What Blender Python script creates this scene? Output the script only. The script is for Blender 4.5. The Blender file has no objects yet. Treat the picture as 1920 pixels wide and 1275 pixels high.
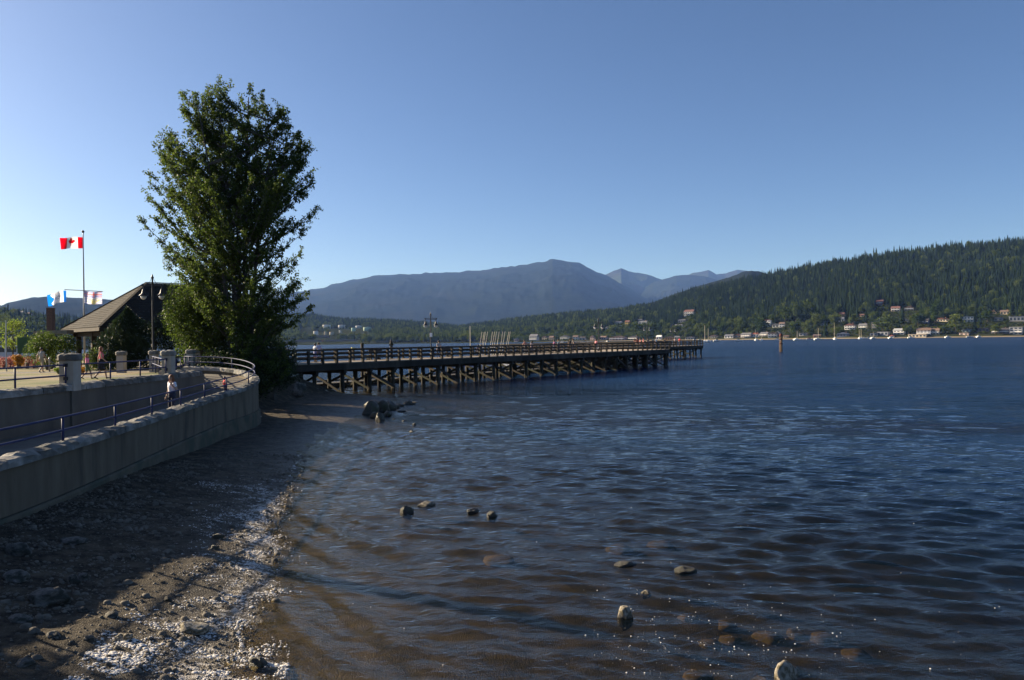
import bpy, bmesh, math, random, re
import numpy as np
from mathutils import Vector, noise

# ------------------------------------------------------------------ camera, sky, sun, exposure
C = bpy.context.scene.collection
SC = bpy.context.scene
FPX, CAMH, ROLL = 1464.0, 4.3, 0.0135      # focal length in photo pixels, eye height above the water, camera roll
cd = bpy.data.cameras.new('camera')
cam = bpy.data.objects.new('camera', cd)
C.objects.link(cam)
cd.sensor_width = 36.0
cd.lens = 36.0 * FPX / 1920.0
cd.clip_start, cd.clip_end = 0.2, 60000.0
cam.location = (0, 0, CAMH)
cam.rotation_euler = (math.pi / 2, math.asin(ROLL), 0)
SC.camera = cam

SUN_EL, SUN_AZ = 22.0, 69.0                # degrees; azimuth is counted from +Y towards -X
world = bpy.data.worlds.new('World'); SC.world = world; world.use_nodes = True
wn = world.node_tree.nodes; wl = world.node_tree.links
bg = wn['Background']
sky = wn.new('ShaderNodeTexSky'); sky.sky_type = 'NISHITA'; sky.sun_disc = False
sky.sun_elevation = math.radians(SUN_EL); sky.sun_rotation = math.radians(-SUN_AZ)
sky.altitude = 0.0; sky.air_density = 0.6; sky.dust_density = 1.2; sky.ozone_density = 4.8
wl.new(sky.outputs[0], bg.inputs[0]); bg.inputs[1].default_value = 0.056
sl = bpy.data.lights.new('sun', 'SUN'); sl.energy = 5.0; sl.angle = math.radians(0.53); sl.color = (1.0, 0.86, 0.66)
sun = bpy.data.objects.new('sun', sl); C.objects.link(sun)
_e, _a = math.radians(SUN_EL), math.radians(SUN_AZ)
SUND = Vector((-math.sin(_a) * math.cos(_e), math.cos(_a) * math.cos(_e), math.sin(_e)))
sun.rotation_euler = SUND.to_track_quat('Z', 'Y').to_euler(); sun.location = SUND * 200
SC.view_settings.view_transform = 'Standard'; SC.view_settings.look = 'None'
SC.view_settings.exposure = 1.38; SC.view_settings.gamma = 1.0
SC.render.engine = 'CYCLES'
cy = SC.cycles
cy.use_denoising = True; cy.max_bounces = 7; cy.diffuse_bounces = 3; cy.glossy_bounces = 3
cy.transmission_bounces = 3; cy.transparent_max_bounces = 10; cy.volume_bounces = 0
cy.caustics_reflective = False; cy.caustics_refractive = False
cy.use_adaptive_sampling = True; cy.adaptive_threshold = 0.01

rng = np.random.default_rng(11); random.seed(11)
CR, SR = math.cos(math.asin(ROLL)), ROLL

def bear(u, v):
    """photo pixel -> (X, Z-CAMH) per metre of depth"""
    dx, dy = u - 960.0, 637.5 - v
    return (dx * CR + dy * SR) / FPX, (-dx * SR + dy * CR) / FPX
def at(u, v, Y):
    a, b = bear(u, v); return Vector((a * Y, Y, CAMH + b * Y))
def gnd(u, v, z=0.0):
    a, b = bear(u, v); Y = (z - CAMH) / b; return Vector((a * Y, Y, z))
def px(n, Y): return n * Y / FPX            # size in metres of n photo pixels at depth Y

# ------------------------------------------------------------------ object helpers
def setp(o, label=None, cat=None, group=None, kind=None):
    if label: o['label'] = label
    if cat: o['category'] = cat
    if group: o['group'] = group
    if kind: o['kind'] = kind
    return o
def thing(name, label, cat, loc=(0, 0, 0), rz=0.0, group=None, kind=None):
    o = bpy.data.objects.new(name, None); C.objects.link(o); o.empty_display_size = 0.2
    o.location = loc; o.rotation_euler = (0, 0, rz)
    return setp(o, label, cat, group, kind)
def link(name, me, parent=None, loc=None, rz=None):
    o = bpy.data.objects.new(name, me); C.objects.link(o)
    if parent is not None: o.parent = parent
    if loc is not None: o.location = loc
    if rz is not None: o.rotation_euler = (0, 0, rz)
    return o
def copy_tree(o, parent=None):
    c = o.copy(); C.objects.link(c)
    if parent is not None: c.parent = parent
    for ch in list(o.children): copy_tree(ch, c)
    return c
def npmesh(name, V, F, mats, smooth=False, mi=None):
    """fast mesh: V (n,3); F (m,3) or (m,4) or a list of such arrays"""
    if not isinstance(F, list): F = [F]
    F = [np.asarray(f, dtype=np.int32) for f in F if len(f)]
    me = bpy.data.meshes.new(name)
    V = np.asarray(V, dtype=np.float32)
    me.vertices.add(len(V)); me.vertices.foreach_set('co', V.ravel())
    tot = np.concatenate([np.full(len(f), f.shape[1], np.int32) for f in F])
    loops = np.concatenate([f.ravel() for f in F])
    me.loops.add(len(loops)); me.loops.foreach_set('vertex_index', loops)
    me.polygons.add(len(tot))
    st = np.zeros(len(tot), np.int32); st[1:] = np.cumsum(tot)[:-1]
    me.polygons.foreach_set('loop_start', st); me.polygons.foreach_set('loop_total', tot)
    if smooth: me.polygons.foreach_set('use_smooth', np.ones(len(tot), bool))
    for m in (mats if isinstance(mats, (list, tuple)) else [mats]): me.materials.append(m)
    if mi is not None: me.polygons.foreach_set('material_index', np.asarray(mi, np.int32))
    me.update(calc_edges=True)
    return me

class MB:
    """collects simple shapes into one mesh"""
    def __init__(s): s.v = []; s.f = []; s.m = []
    def add(s, vs, fs, m=0):
        b = len(s.v); s.v.extend([tuple(p) for p in vs]); s.f.extend([tuple(i + b for i in f) for f in fs]); s.m.extend([m] * len(fs)); return s
    def box(s, c, d, rz=0.0, m=0, taper=1.0):
        hx, hy, hz = d[0] / 2, d[1] / 2, d[2] / 2; ca, sa = math.cos(rz), math.sin(rz); vs = []
        for z, k in ((-hz, 1.0), (hz, taper)):
            for x, y in ((-hx, -hy), (hx, -hy), (hx, hy), (-hx, hy)):
                x, y = x * k, y * k
                vs.append((c[0] + x * ca - y * sa, c[1] + x * sa + y * ca, c[2] + z))
        return s.add(vs, [(3, 2, 1, 0), (4, 5, 6, 7), (0, 1, 5, 4), (1, 2, 6, 5), (2, 3, 7, 6), (3, 0, 4, 7)], m)
    def beam(s, p, q, w, h, m=0):
        """rectangular bar from p to q, w wide (sideways) and h high"""
        p, q = Vector(p), Vector(q); d = (q - p).normalized()
        side = d.cross(Vector((0, 0, 1)))
        side = side.normalized() if side.length > 1e-4 else Vector((1, 0, 0))
        up = side.cross(d).normalized(); vs = []
        for c in (p, q):
            for a, b in ((-1, -1), (1, -1), (1, 1), (-1, 1)): vs.append(c + side * (a * w / 2) + up * (b * h / 2))
        return s.add(vs, [(0, 1, 2, 3), (7, 6, 5, 4), (0, 4, 5, 1), (1, 5, 6, 2), (2, 6, 7, 3), (3, 7, 4, 0)], m)
    def tube(s, pts, r, n=8, m=0, cap=True):
        pts = [Vector(p) for p in pts]; rs = r if isinstance(r, (list, tuple)) else [r] * len(pts)
        vs = []; fs = []; ref = None
        for i, p in enumerate(pts):
            d = (pts[min(i + 1, len(pts) - 1)] - pts[max(i - 1, 0)]).normalized()
            if ref is None: ref = d.orthogonal().normalized()
            ref = (ref - d * ref.dot(d)); ref = ref.normalized() if ref.length > 1e-6 else d.orthogonal().normalized()
            b = d.cross(ref)
            for k in range(n):
                t = 2 * math.pi * k / n; vs.append(p + (ref * math.cos(t) + b * math.sin(t)) * rs[i])
        for i in range(len(pts) - 1):
            for k in range(n):
                a = i * n + k; c = i * n + (k + 1) % n; fs.append((a, c, c + n, a + n))
        if cap:
            fs.append(tuple(range(n - 1, -1, -1))); e = (len(pts) - 1) * n; fs.append(tuple(e + k for k in range(n)))
        return s.add(vs, fs, m)
    def lathe(s, prof, c=(0, 0, 0), n=12, m=0):
        vs = []; fs = []
        for r, z in prof:
            for k in range(n):
                t = 2 * math.pi * k / n; vs.append((c[0] + r * math.cos(t), c[1] + r * math.sin(t), c[2] + z))
        for i in range(len(prof) - 1):
            for k in range(n):
                a = i * n + k; b = i * n + (k + 1) % n; fs.append((a, b, b + n, a + n))
        fs.append(tuple(range(n - 1, -1, -1))); e = (len(prof) - 1) * n; fs.append(tuple(e + k for k in range(n)))
        return s.add(vs, fs, m)
    def mesh(s, name, mats, smooth=False):
        me = bpy.data.meshes.new(name); me.from_pydata(s.v, [], s.f)
        for m in (mats if isinstance(mats, (list, tuple)) else [mats]): me.materials.append(m)
        me.polygons.foreach_set('material_index', s.m)
        if smooth: me.polygons.foreach_set('use_smooth', [True] * len(s.f))
        me.update(); return me
    def build(s, name, mats, parent=None, smooth=False, loc=None, rz=None):
        return link(name, s.mesh(name, mats, smooth), parent, loc, rz)

# ------------------------------------------------------------------ materials
def mat(name, c1, c2=None, scale=4.0, rough=0.8, bump=0.0, bscale=None, stretch=(1, 1, 1), metal=0.0, spec=0.3,
        c3=None, s3=0.5, detail=6.0, bdist=0.02, coord='Object', t3=(0.45, 0.6)):
    m = bpy.data.materials.new(name); m.use_nodes = True; nt = m.node_tree; N, L = nt.nodes, nt.links
    b = N['Principled BSDF']; b.inputs['Roughness'].default_value = rough; b.inputs['Metallic'].default_value = metal
    b.inputs['Specular IOR Level'].default_value = spec
    b.inputs['Base Color'].default_value = (*c1, 1)
    if c2 is None and not bump: return m
    tc = N.new('ShaderNodeTexCoord'); mp = N.new('ShaderNodeMapping'); mp.inputs['Scale'].default_value = stretch
    L.new(tc.outputs[coord], mp.inputs[0])
    if c2 is not None:
        nz = N.new('ShaderNodeTexNoise'); nz.inputs['Scale'].default_value = scale; nz.inputs['Detail'].default_value = detail
        nz.inputs['Roughness'].default_value = 0.62
        L.new(mp.outputs[0], nz.inputs['Vector'])
        rp = N.new('ShaderNodeValToRGB'); rp.color_ramp.elements[0].position = 0.33; rp.color_ramp.elements[1].position = 0.67
        rp.color_ramp.elements[0].color = (*c1, 1); rp.color_ramp.elements[1].color = (*c2, 1)
        L.new(nz.outputs[0], rp.inputs[0]); out = rp.outputs[0]
        if c3 is not None:
            n3 = N.new('ShaderNodeTexNoise'); n3.inputs['Scale'].default_value = s3; n3.inputs['Detail'].default_value = 5
            L.new(mp.outputs[0], n3.inputs['Vector'])
            mr = N.new('ShaderNodeMapRange'); mr.inputs[1].default_value = t3[0]; mr.inputs[2].default_value = t3[1]
            L.new(n3.outputs[0], mr.inputs[0])
            mx = N.new('ShaderNodeMix'); mx.data_type = 'RGBA'; L.new(mr.outputs[0], mx.inputs['Factor'])
            L.new(out, mx.inputs[6]); mx.inputs[7].default_value = (*c3, 1); out = mx.outputs[2]
        L.new(out, b.inputs['Base Color'])
    if bump:
        nb = N.new('ShaderNodeTexNoise'); nb.inputs['Scale'].default_value = bscale or scale * 3; nb.inputs['Detail'].default_value = 8
        L.new(mp.outputs[0], nb.inputs['Vector'])
        bp = N.new('ShaderNodeBump'); bp.inputs['Strength'].default_value = bump; bp.inputs['Distance'].default_value = bdist
        L.new(nb.outputs[0], bp.inputs['Height']); L.new(bp.outputs[0], b.inputs['Normal'])
    return m

def leafmat(name, dark, light, trans=0.35, per='island', rough=0.55, spec=0.3):
    """foliage: diffuse + translucent, colour varied leaf by leaf (or tree by tree)"""
    m = bpy.data.materials.new(name); m.use_nodes = True; nt = m.node_tree; N, L = nt.nodes, nt.links
    b = N['Principled BSDF']; b.inputs['Roughness'].default_value = rough; b.inputs['Specular IOR Level'].default_value = spec
    rp = N.new('ShaderNodeValToRGB'); rp.color_ramp.elements[0].color = (*dark, 1); rp.color_ramp.elements[1].color = (*light, 1)
    if per == 'island':
        g = N.new('ShaderNodeNewGeometry'); src = g.outputs['Random Per Island']
    else:
        g = N.new('ShaderNodeObjectInfo'); src = g.outputs['Random']
    L.new(src, rp.inputs[0]); L.new(rp.outputs[0], b.inputs['Base Color'])
    t = N.new('ShaderNodeBsdfTranslucent')
    hs = N.new('ShaderNodeHueSaturation'); hs.inputs['Value'].default_value = 1.5; hs.inputs['Saturation'].default_value = 1.1
    L.new(rp.outputs[0], hs.inputs['Color']); L.new(hs.outputs[0], t.inputs[0])
    mx = N.new('ShaderNodeMixShader'); mx.inputs[0].default_value = trans
    L.new(b.outputs[0], mx.inputs[1]); L.new(t.outputs[0], mx.inputs[2]); L.new(mx.outputs[0], N['Material Output'].inputs[0])
    return m

M = dict(
    concrete=mat('concrete', (.112, .088, .062), (.175, .142, .100), 1.1, .9, .4, 16, (2.0, 2.0, .42), c3=(.035, .032, .027), s3=.75, t3=(.54, .78)),
    plainwall=mat('plain_concrete', (.118, .102, .082), (.160, .140, .112), .9, .9, .35, 16, (1.4, 1.4, .5), c3=(.08, .074, .065), s3=.6, t3=(.5, .8)),
    footing=mat('footing', (.090, .076, .054), (.145, .125, .090), 1.5, .92, .4, 12, c3=(.07, .075, .055), s3=1.1),
    stonecap=mat('stone_cap', (.17, .16, .145), (.31, .29, .26), 3.0, .9, .7, 9, c3=(.13, .13, .12), s3=1.6, bdist=.04),
    plaster=mat('plaster', (.33, .30, .25), (.42, .38, .32), 2, .9, .25, 20),
    paving=mat('paving', (.12, .105, .09), (.18, .16, .135), 1.2, .9, .3, 25),
    drylawn=mat('dry_lawn', (.19, .145, .080), (.31, .245, .145), 1.6, .95, .5, 30, c3=(.10, .11, .035), s3=.25),
    blue_steel=mat('blue_steel', (.018, .026, .085), (.030, .040, .12), 6, .6, 0, spec=.25),
    black_steel=mat('black_steel', (.02, .022, .03), (.035, .037, .047), 5, .45),
    galv=mat('galvanised', (.33, .34, .35), (.45, .46, .47), 5, .45, metal=.6),
    alu=mat('aluminium_mast', (.52, .45, .34), (.62, .54, .42), 3, .5),
    timber=mat('pier_timber', (.030, .026, .022), (.072, .061, .050), 2.0, .9, .5, 9, (1, 1, .4), c3=(.035, .032, .026), s3=.9),
    railwood=mat('rail_timber', (.040, .034, .028), (.085, .072, .058), 2.5, .9, .4, 10),
    deck=mat('deck_timber', (.26, .21, .16), (.38, .31, .24), 1.6, .85, .3, 12, (1, 1, 1)),
    pilewood=mat('pile_timber', (.030, .024, .018), (.072, .056, .042), 3, .9, .5, 8, (1, 1, .3), c3=(.030, .036, .020), s3=.7),
    rock=mat('shore_rock', (.10, .092, .082), (.24, .22, .19), 3.5, .85, .8, 11, c3=(.05, .052, .042), s3=1.4, bdist=.05),
    wetrock=mat('wet_rock', (.030, .025, .019), (.085, .068, .048), 5, .45, .8, 14, c3=(.045, .045, .020), s3=2.0, bdist=.04, spec=.5),
    palerock=mat('pale_rock', (.30, .26, .20), (.48, .42, .33), 6, .75, .8, 14, c3=(.14, .115, .07), s3=3.0, bdist=.04),
    sunkrock=mat('sunken_rock', (.085, .060, .024), (.19, .135, .06), 4, .9, .6, 10, c3=(.10, .08, .03), s3=1.5),
    bark=mat('bark', (.055, .047, .040), (.13, .115, .10), 4, .95, .8, 14, (1, 1, .25)),
    skin=mat('skin', (.42, .25, .17), (.47, .29, .20), 8, .55),
    hairbrown=mat('brown_hair', (.055, .028, .016), (.10, .05, .028), 20, .6),
    hairdark=mat('dark_hair', (.018, .013, .011), (.035, .026, .021), 20, .6),
    hairred=mat('auburn_hair', (.16, .055, .022), (.24, .09, .035), 20, .6),
    glass=mat('dark_glass', (.03, .04, .05), (.05, .06, .075), 1, .12, spec=.6),
    white=mat('white_paint', (.74, .73, .70), (.82, .81, .78), 2, .5),
    hull=mat('white_hull', (.78, .77, .74), (.84, .83, .81), 2, .35, spec=.5),
)
def wetline(m):
    """stones soaked by the sea are darker and shinier up to the wet line"""
    nt = m.node_tree; N, L = nt.nodes, nt.links; b = N['Principled BSDF']
    g = N.new('ShaderNodeNewGeometry'); sx = N.new('ShaderNodeSeparateXYZ'); L.new(g.outputs['Position'], sx.inputs[0])
    mr = N.new('ShaderNodeMapRange'); mr.inputs[1].default_value = .03; mr.inputs[2].default_value = .09; mr.inputs[3].default_value = .32; mr.inputs[4].default_value = 1.0
    L.new(sx.outputs[2], mr.inputs[0]); mx = N.new('ShaderNodeMix'); mx.data_type = 'RGBA'; mx.blend_type = 'MULTIPLY'; mx.inputs['Factor'].default_value = 1.0
    src = b.inputs['Base Color'].links[0].from_socket; L.new(src, mx.inputs[6]); L.new(mr.outputs[0], mx.inputs[7]); L.new(mx.outputs[2], b.inputs['Base Color'])
wetline(M['wetrock']); wetline(M['palerock'])
def weathered(m, lo=.6, hi=1.25):
    """no two boards have aged alike: brightness varies from piece to piece"""
    nt = m.node_tree; N, L = nt.nodes, nt.links; b = N['Principled BSDF']; oi = N.new('ShaderNodeObjectInfo')
    mr = N.new('ShaderNodeMapRange'); mr.inputs[3].default_value = lo; mr.inputs[4].default_value = hi; L.new(oi.outputs['Random'], mr.inputs[0])
    mx = N.new('ShaderNodeMix'); mx.data_type = 'RGBA'; mx.blend_type = 'MULTIPLY'; mx.inputs['Factor'].default_value = 1.0
    L.new(b.inputs['Base Color'].links[0].from_socket, mx.inputs[6]); L.new(mr.outputs[0], mx.inputs[7]); L.new(mx.outputs[2], b.inputs['Base Color'])
for k in ('timber', 'railwood', 'pilewood', 'stonecap', 'rock'): weathered(M[k])
_cc = {}
def col(c, rough=.75):
    k = (tuple(round(x, 3) for x in c), rough)
    if k not in _cc:
        c = k[0]; _cc[k] = mat('paint', c, tuple(min(1, x * 1.18) for x in c), 1.5, rough, .12, 12)
    return _cc[k]
# ------------------------------------------------------------------ shoreline, beach and seabed
TER = 2.60                                  # promenade and pier deck level above the water
_sp = [(380, 1420), (405, 1330), (430, 1255), (452, 1170), (512, 1112), (518, 1045), (500, 990), (528, 938), (548, 890), (563, 852),
       (600, 815), (648, 790), (690, 772), (722, 757), (736, 747)]
SHORE = [np.array(gnd(u, v)[:2]) for u, v in _sp]
SHORE += [np.array(p) for p in ((-11.5, 62.5), (-14.5, 66.5), (-18.5, 71), (-23, 75), (-32, 84), (-50, 110), (-85, 150), (-160, 190), (-400, 230))]
SHORE = [np.array((-4.2, 4.0)), np.array((-4.0, -30.0))][::-1] + SHORE
POLY = np.array(SHORE + [np.array((-700., 230.)), np.array((-700., -30.))])     # land polygon

def sdist(X, Y):
    """signed distance to the shoreline: positive on land"""
    X = np.asarray(X, float); Y = np.asarray(Y, float)
    d2 = np.full(X.shape, 1e12); ins = np.zeros(X.shape, bool); n = len(POLY)
    for i in range(n):
        a, b = POLY[i], POLY[(i + 1) % n]; ab = b - a
        t = np.clip(((X - a[0]) * ab[0] + (Y - a[1]) * ab[1]) / (ab @ ab), 0, 1)
        if i < n - 3: d2 = np.minimum(d2, (X - a[0] - t * ab[0]) ** 2 + (Y - a[1] - t * ab[1]) ** 2)
        c = (a[1] > Y) != (b[1] > Y)
        with np.errstate(divide='ignore', invalid='ignore'):
            ins ^= c & (X < (b[0] - a[0]) * (Y - a[1]) / (b[1] - a[1] + 1e-12) + a[0])
    d = np.sqrt(d2)
    return np.where(ins, d, -d)
def sstep(x, a, b):
    t = np.clip((x - a) / (b - a), 0, 1); return t * t * (3 - 2 * t)

_PERM = rng.permutation(4096).astype(np.int64); _VAL = rng.random(4096)
def vnoise(x, y, seed=0):
    xi = np.floor(x).astype(np.int64); yi = np.floor(y).astype(np.int64); fx, fy = x - xi, y - yi
    fx = fx * fx * (3 - 2 * fx); fy = fy * fy * (3 - 2 * fy)
    def h(a, b): return _VAL[(_PERM[(a + seed * 131) & 4095] + b * 17) & 4095]
    return (h(xi, yi) * (1 - fx) + h(xi + 1, yi) * fx) * (1 - fy) + (h(xi, yi + 1) * (1 - fx) + h(xi + 1, yi + 1) * fx) * fy
def fbm(x, y, oct=4, seed=0, gain=.5):
    s = 0; a = 1; t = 0
    for o in range(oct):
        s = s + a * vnoise(x * 2 ** o, y * 2 ** o, seed + o); t += a; a *= gain
    return s / t * 2 - 1
def height(X, Y, detail=True):
    d = sdist(X, Y)
    sl = .155 - .10 * sstep(Y, 20, 34)
    land = np.minimum(sl * d, np.minimum(.95 + .02 * d, 1.3))
    bank = sstep(-X, 14.0, 19.5) * sstep(Y, 40, 46) * 2.3
    land = np.maximum(land, np.minimum(bank, .35 * np.maximum(d, 0)))
    sea = np.maximum(.075 * d, -2.6)
    h = np.where(d > 0, land, sea)
    if detail:
        h = h + .035 * fbm(X * .7, Y * .7, 3, 5) * sstep(np.abs(d), 0, 2) + .030 * fbm(X * 3.1, Y * 3.1, 4, 9, .65) * sstep(d, -1, .5)
        h = h + .034 * np.maximum(0, fbm(X * 8, Y * 8, 2, 3)) ** 1.3 * sstep(d, -.3, .5)
    return h
def hgt(x, y): return float(height(np.array([x]), np.array([y]))[0])

def gridmesh(name, xs, ys, fn, m, smooth=True):
    X, Y = np.meshgrid(xs, ys); Z = fn(X, Y); nx, ny = len(xs), len(ys)
    V = np.stack([X, Y, Z], -1).reshape(-1, 3)
    i = np.arange((ny - 1) * nx).reshape(ny - 1, nx)[:, :-1].ravel()
    return npmesh(name, V, np.stack([i, i + 1, i + nx + 1, i + nx], 1), m, smooth)

def beach_material():
    m = mat('wet_gravel', (.014, .011, .008), (.080, .063, .043), 9, .8, 1.0, 42, c3=(.125, .10, .068), s3=2.2, bdist=.05, detail=9, t3=(.46, .72))
    nt = m.node_tree; N, L = nt.nodes, nt.links; b = N['Principled BSDF']
    g = N.new('ShaderNodeNewGeometry'); sx = N.new('ShaderNodeSeparateXYZ'); L.new(g.outputs['Position'], sx.inputs[0])
    mr = N.new('ShaderNodeMapRange'); mr.inputs[1].default_value = .02; mr.inputs[2].default_value = .42      # wet near the water line
    mr.inputs[3].default_value = .40; mr.inputs[4].default_value = .95; b.inputs['Specular IOR Level'].default_value = .2
    L.new(sx.outputs[2], mr.inputs[0]); L.new(mr.outputs[0], b.inputs['Roughness'])
    # dried foam scum left between the tide marks: a patchy pale crust
    tc = N.new('ShaderNodeTexCoord'); mp = N.new('ShaderNodeMapping'); mp.inputs['Scale'].default_value = (.75, 1.25, 1); L.new(tc.outputs['Object'], mp.inputs[0])
    n1 = N.new('ShaderNodeTexNoise'); n1.inputs['Scale'].default_value = 7.5; n1.inputs['Detail'].default_value = 8; n1.inputs['Roughness'].default_value = .72; L.new(mp.outputs[0], n1.inputs['Vector'])
    n2 = N.new('ShaderNodeTexNoise'); n2.inputs['Scale'].default_value = .9; n2.inputs['Detail'].default_value = 3; L.new(mp.outputs[0], n2.inputs['Vector'])
    zb = N.new('ShaderNodeValToRGB'); e = zb.color_ramp.elements; e[0].position = .0; e[0].color = (0, 0, 0, 1); e[1].position = 1.0; e[1].color = (0, 0, 0, 1)
    for p_, v_ in ((.12, .6), (.27, 1.0), (.42, .45), (.62, .08)): q_ = e.new(p_); q_.color = (v_, v_, v_, 1)
    zz = N.new('ShaderNodeMapRange'); zz.inputs[1].default_value = -.06; zz.inputs[2].default_value = .42; L.new(sx.outputs[2], zz.inputs[0]); L.new(zz.outputs[0], zb.inputs[0])
    a1 = N.new('ShaderNodeMath'); a1.operation = 'MULTIPLY_ADD'; L.new(zb.outputs[0], a1.inputs[0]); a1.inputs[1].default_value = .21; L.new(n1.outputs[0], a1.inputs[2])
    a2 = N.new('ShaderNodeMath'); a2.operation = 'MULTIPLY_ADD'; L.new(n2.outputs[0], a2.inputs[0]); a2.inputs[1].default_value = .30; L.new(a1.outputs[0], a2.inputs[2])
    th = N.new('ShaderNodeMapRange'); th.inputs[1].default_value = .855; th.inputs[2].default_value = .91; L.new(a2.outputs[0], th.inputs[0])
    ys = N.new('ShaderNodeMapRange'); ys.inputs[1].default_value = 23.5; ys.inputs[2].default_value = 20.5; L.new(sx.outputs[1], ys.inputs[0])
    fm = N.new('ShaderNodeMath'); fm.operation = 'MULTIPLY'; L.new(th.outputs[0], fm.inputs[0]); L.new(ys.outputs[0], fm.inputs[1])
    mx = N.new('ShaderNodeMix'); mx.data_type = 'RGBA'; L.new(fm.outputs[0], mx.inputs['Factor']); L.new(b.inputs['Base Color'].links[0].from_socket, mx.inputs[6]); mx.inputs[7].default_value = (.46, .42, .37, 1)
    L.new(mx.outputs[2], b.inputs['Base Color'])
    return m
M['beach'] = beach_material()
M['seabed'] = mat('seabed_mud', (.012, .0085, .004), (.033, .024, .011), 2.2, .9, .6, 9, c3=(.022, .019, .008), s3=.7, bdist=.05)
xs = np.concatenate([np.arange(-17.5, 2.0, .05), np.arange(2, 12, .35)])
ys = np.concatenate([np.arange(6.0, 25, .05), np.arange(25, 48, .2), np.arange(48, 80, .5)])
o = link('beach', gridmesh('beach', xs, ys, height, M['beach'])); setp(o, 'dark wet gravel beach below the sea wall', 'beach', kind='structure')
# darker mud where the bottom is under water: same sheet continues
xs = np.concatenate([-np.geomspace(1400, 130, 14), np.arange(-120, 120, 4.0), np.geomspace(124, 2600, 20)])
ys = np.concatenate([np.arange(-40, 120, 4.0), np.geomspace(124, 3200, 24)])
def hbig(X, Y):
    h = height(X, Y, False)
    inn = (X > -17.4) & (X < 11.6) & (Y > 6.2) & (Y < 79)
    return np.where(inn, h - .9, h - .06)
o = link('seabed', gridmesh('seabed', xs, ys, hbig, M['seabed'])); setp(o, 'brown mud bottom of the inlet under the water', 'seabed', kind='structure')

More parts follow.
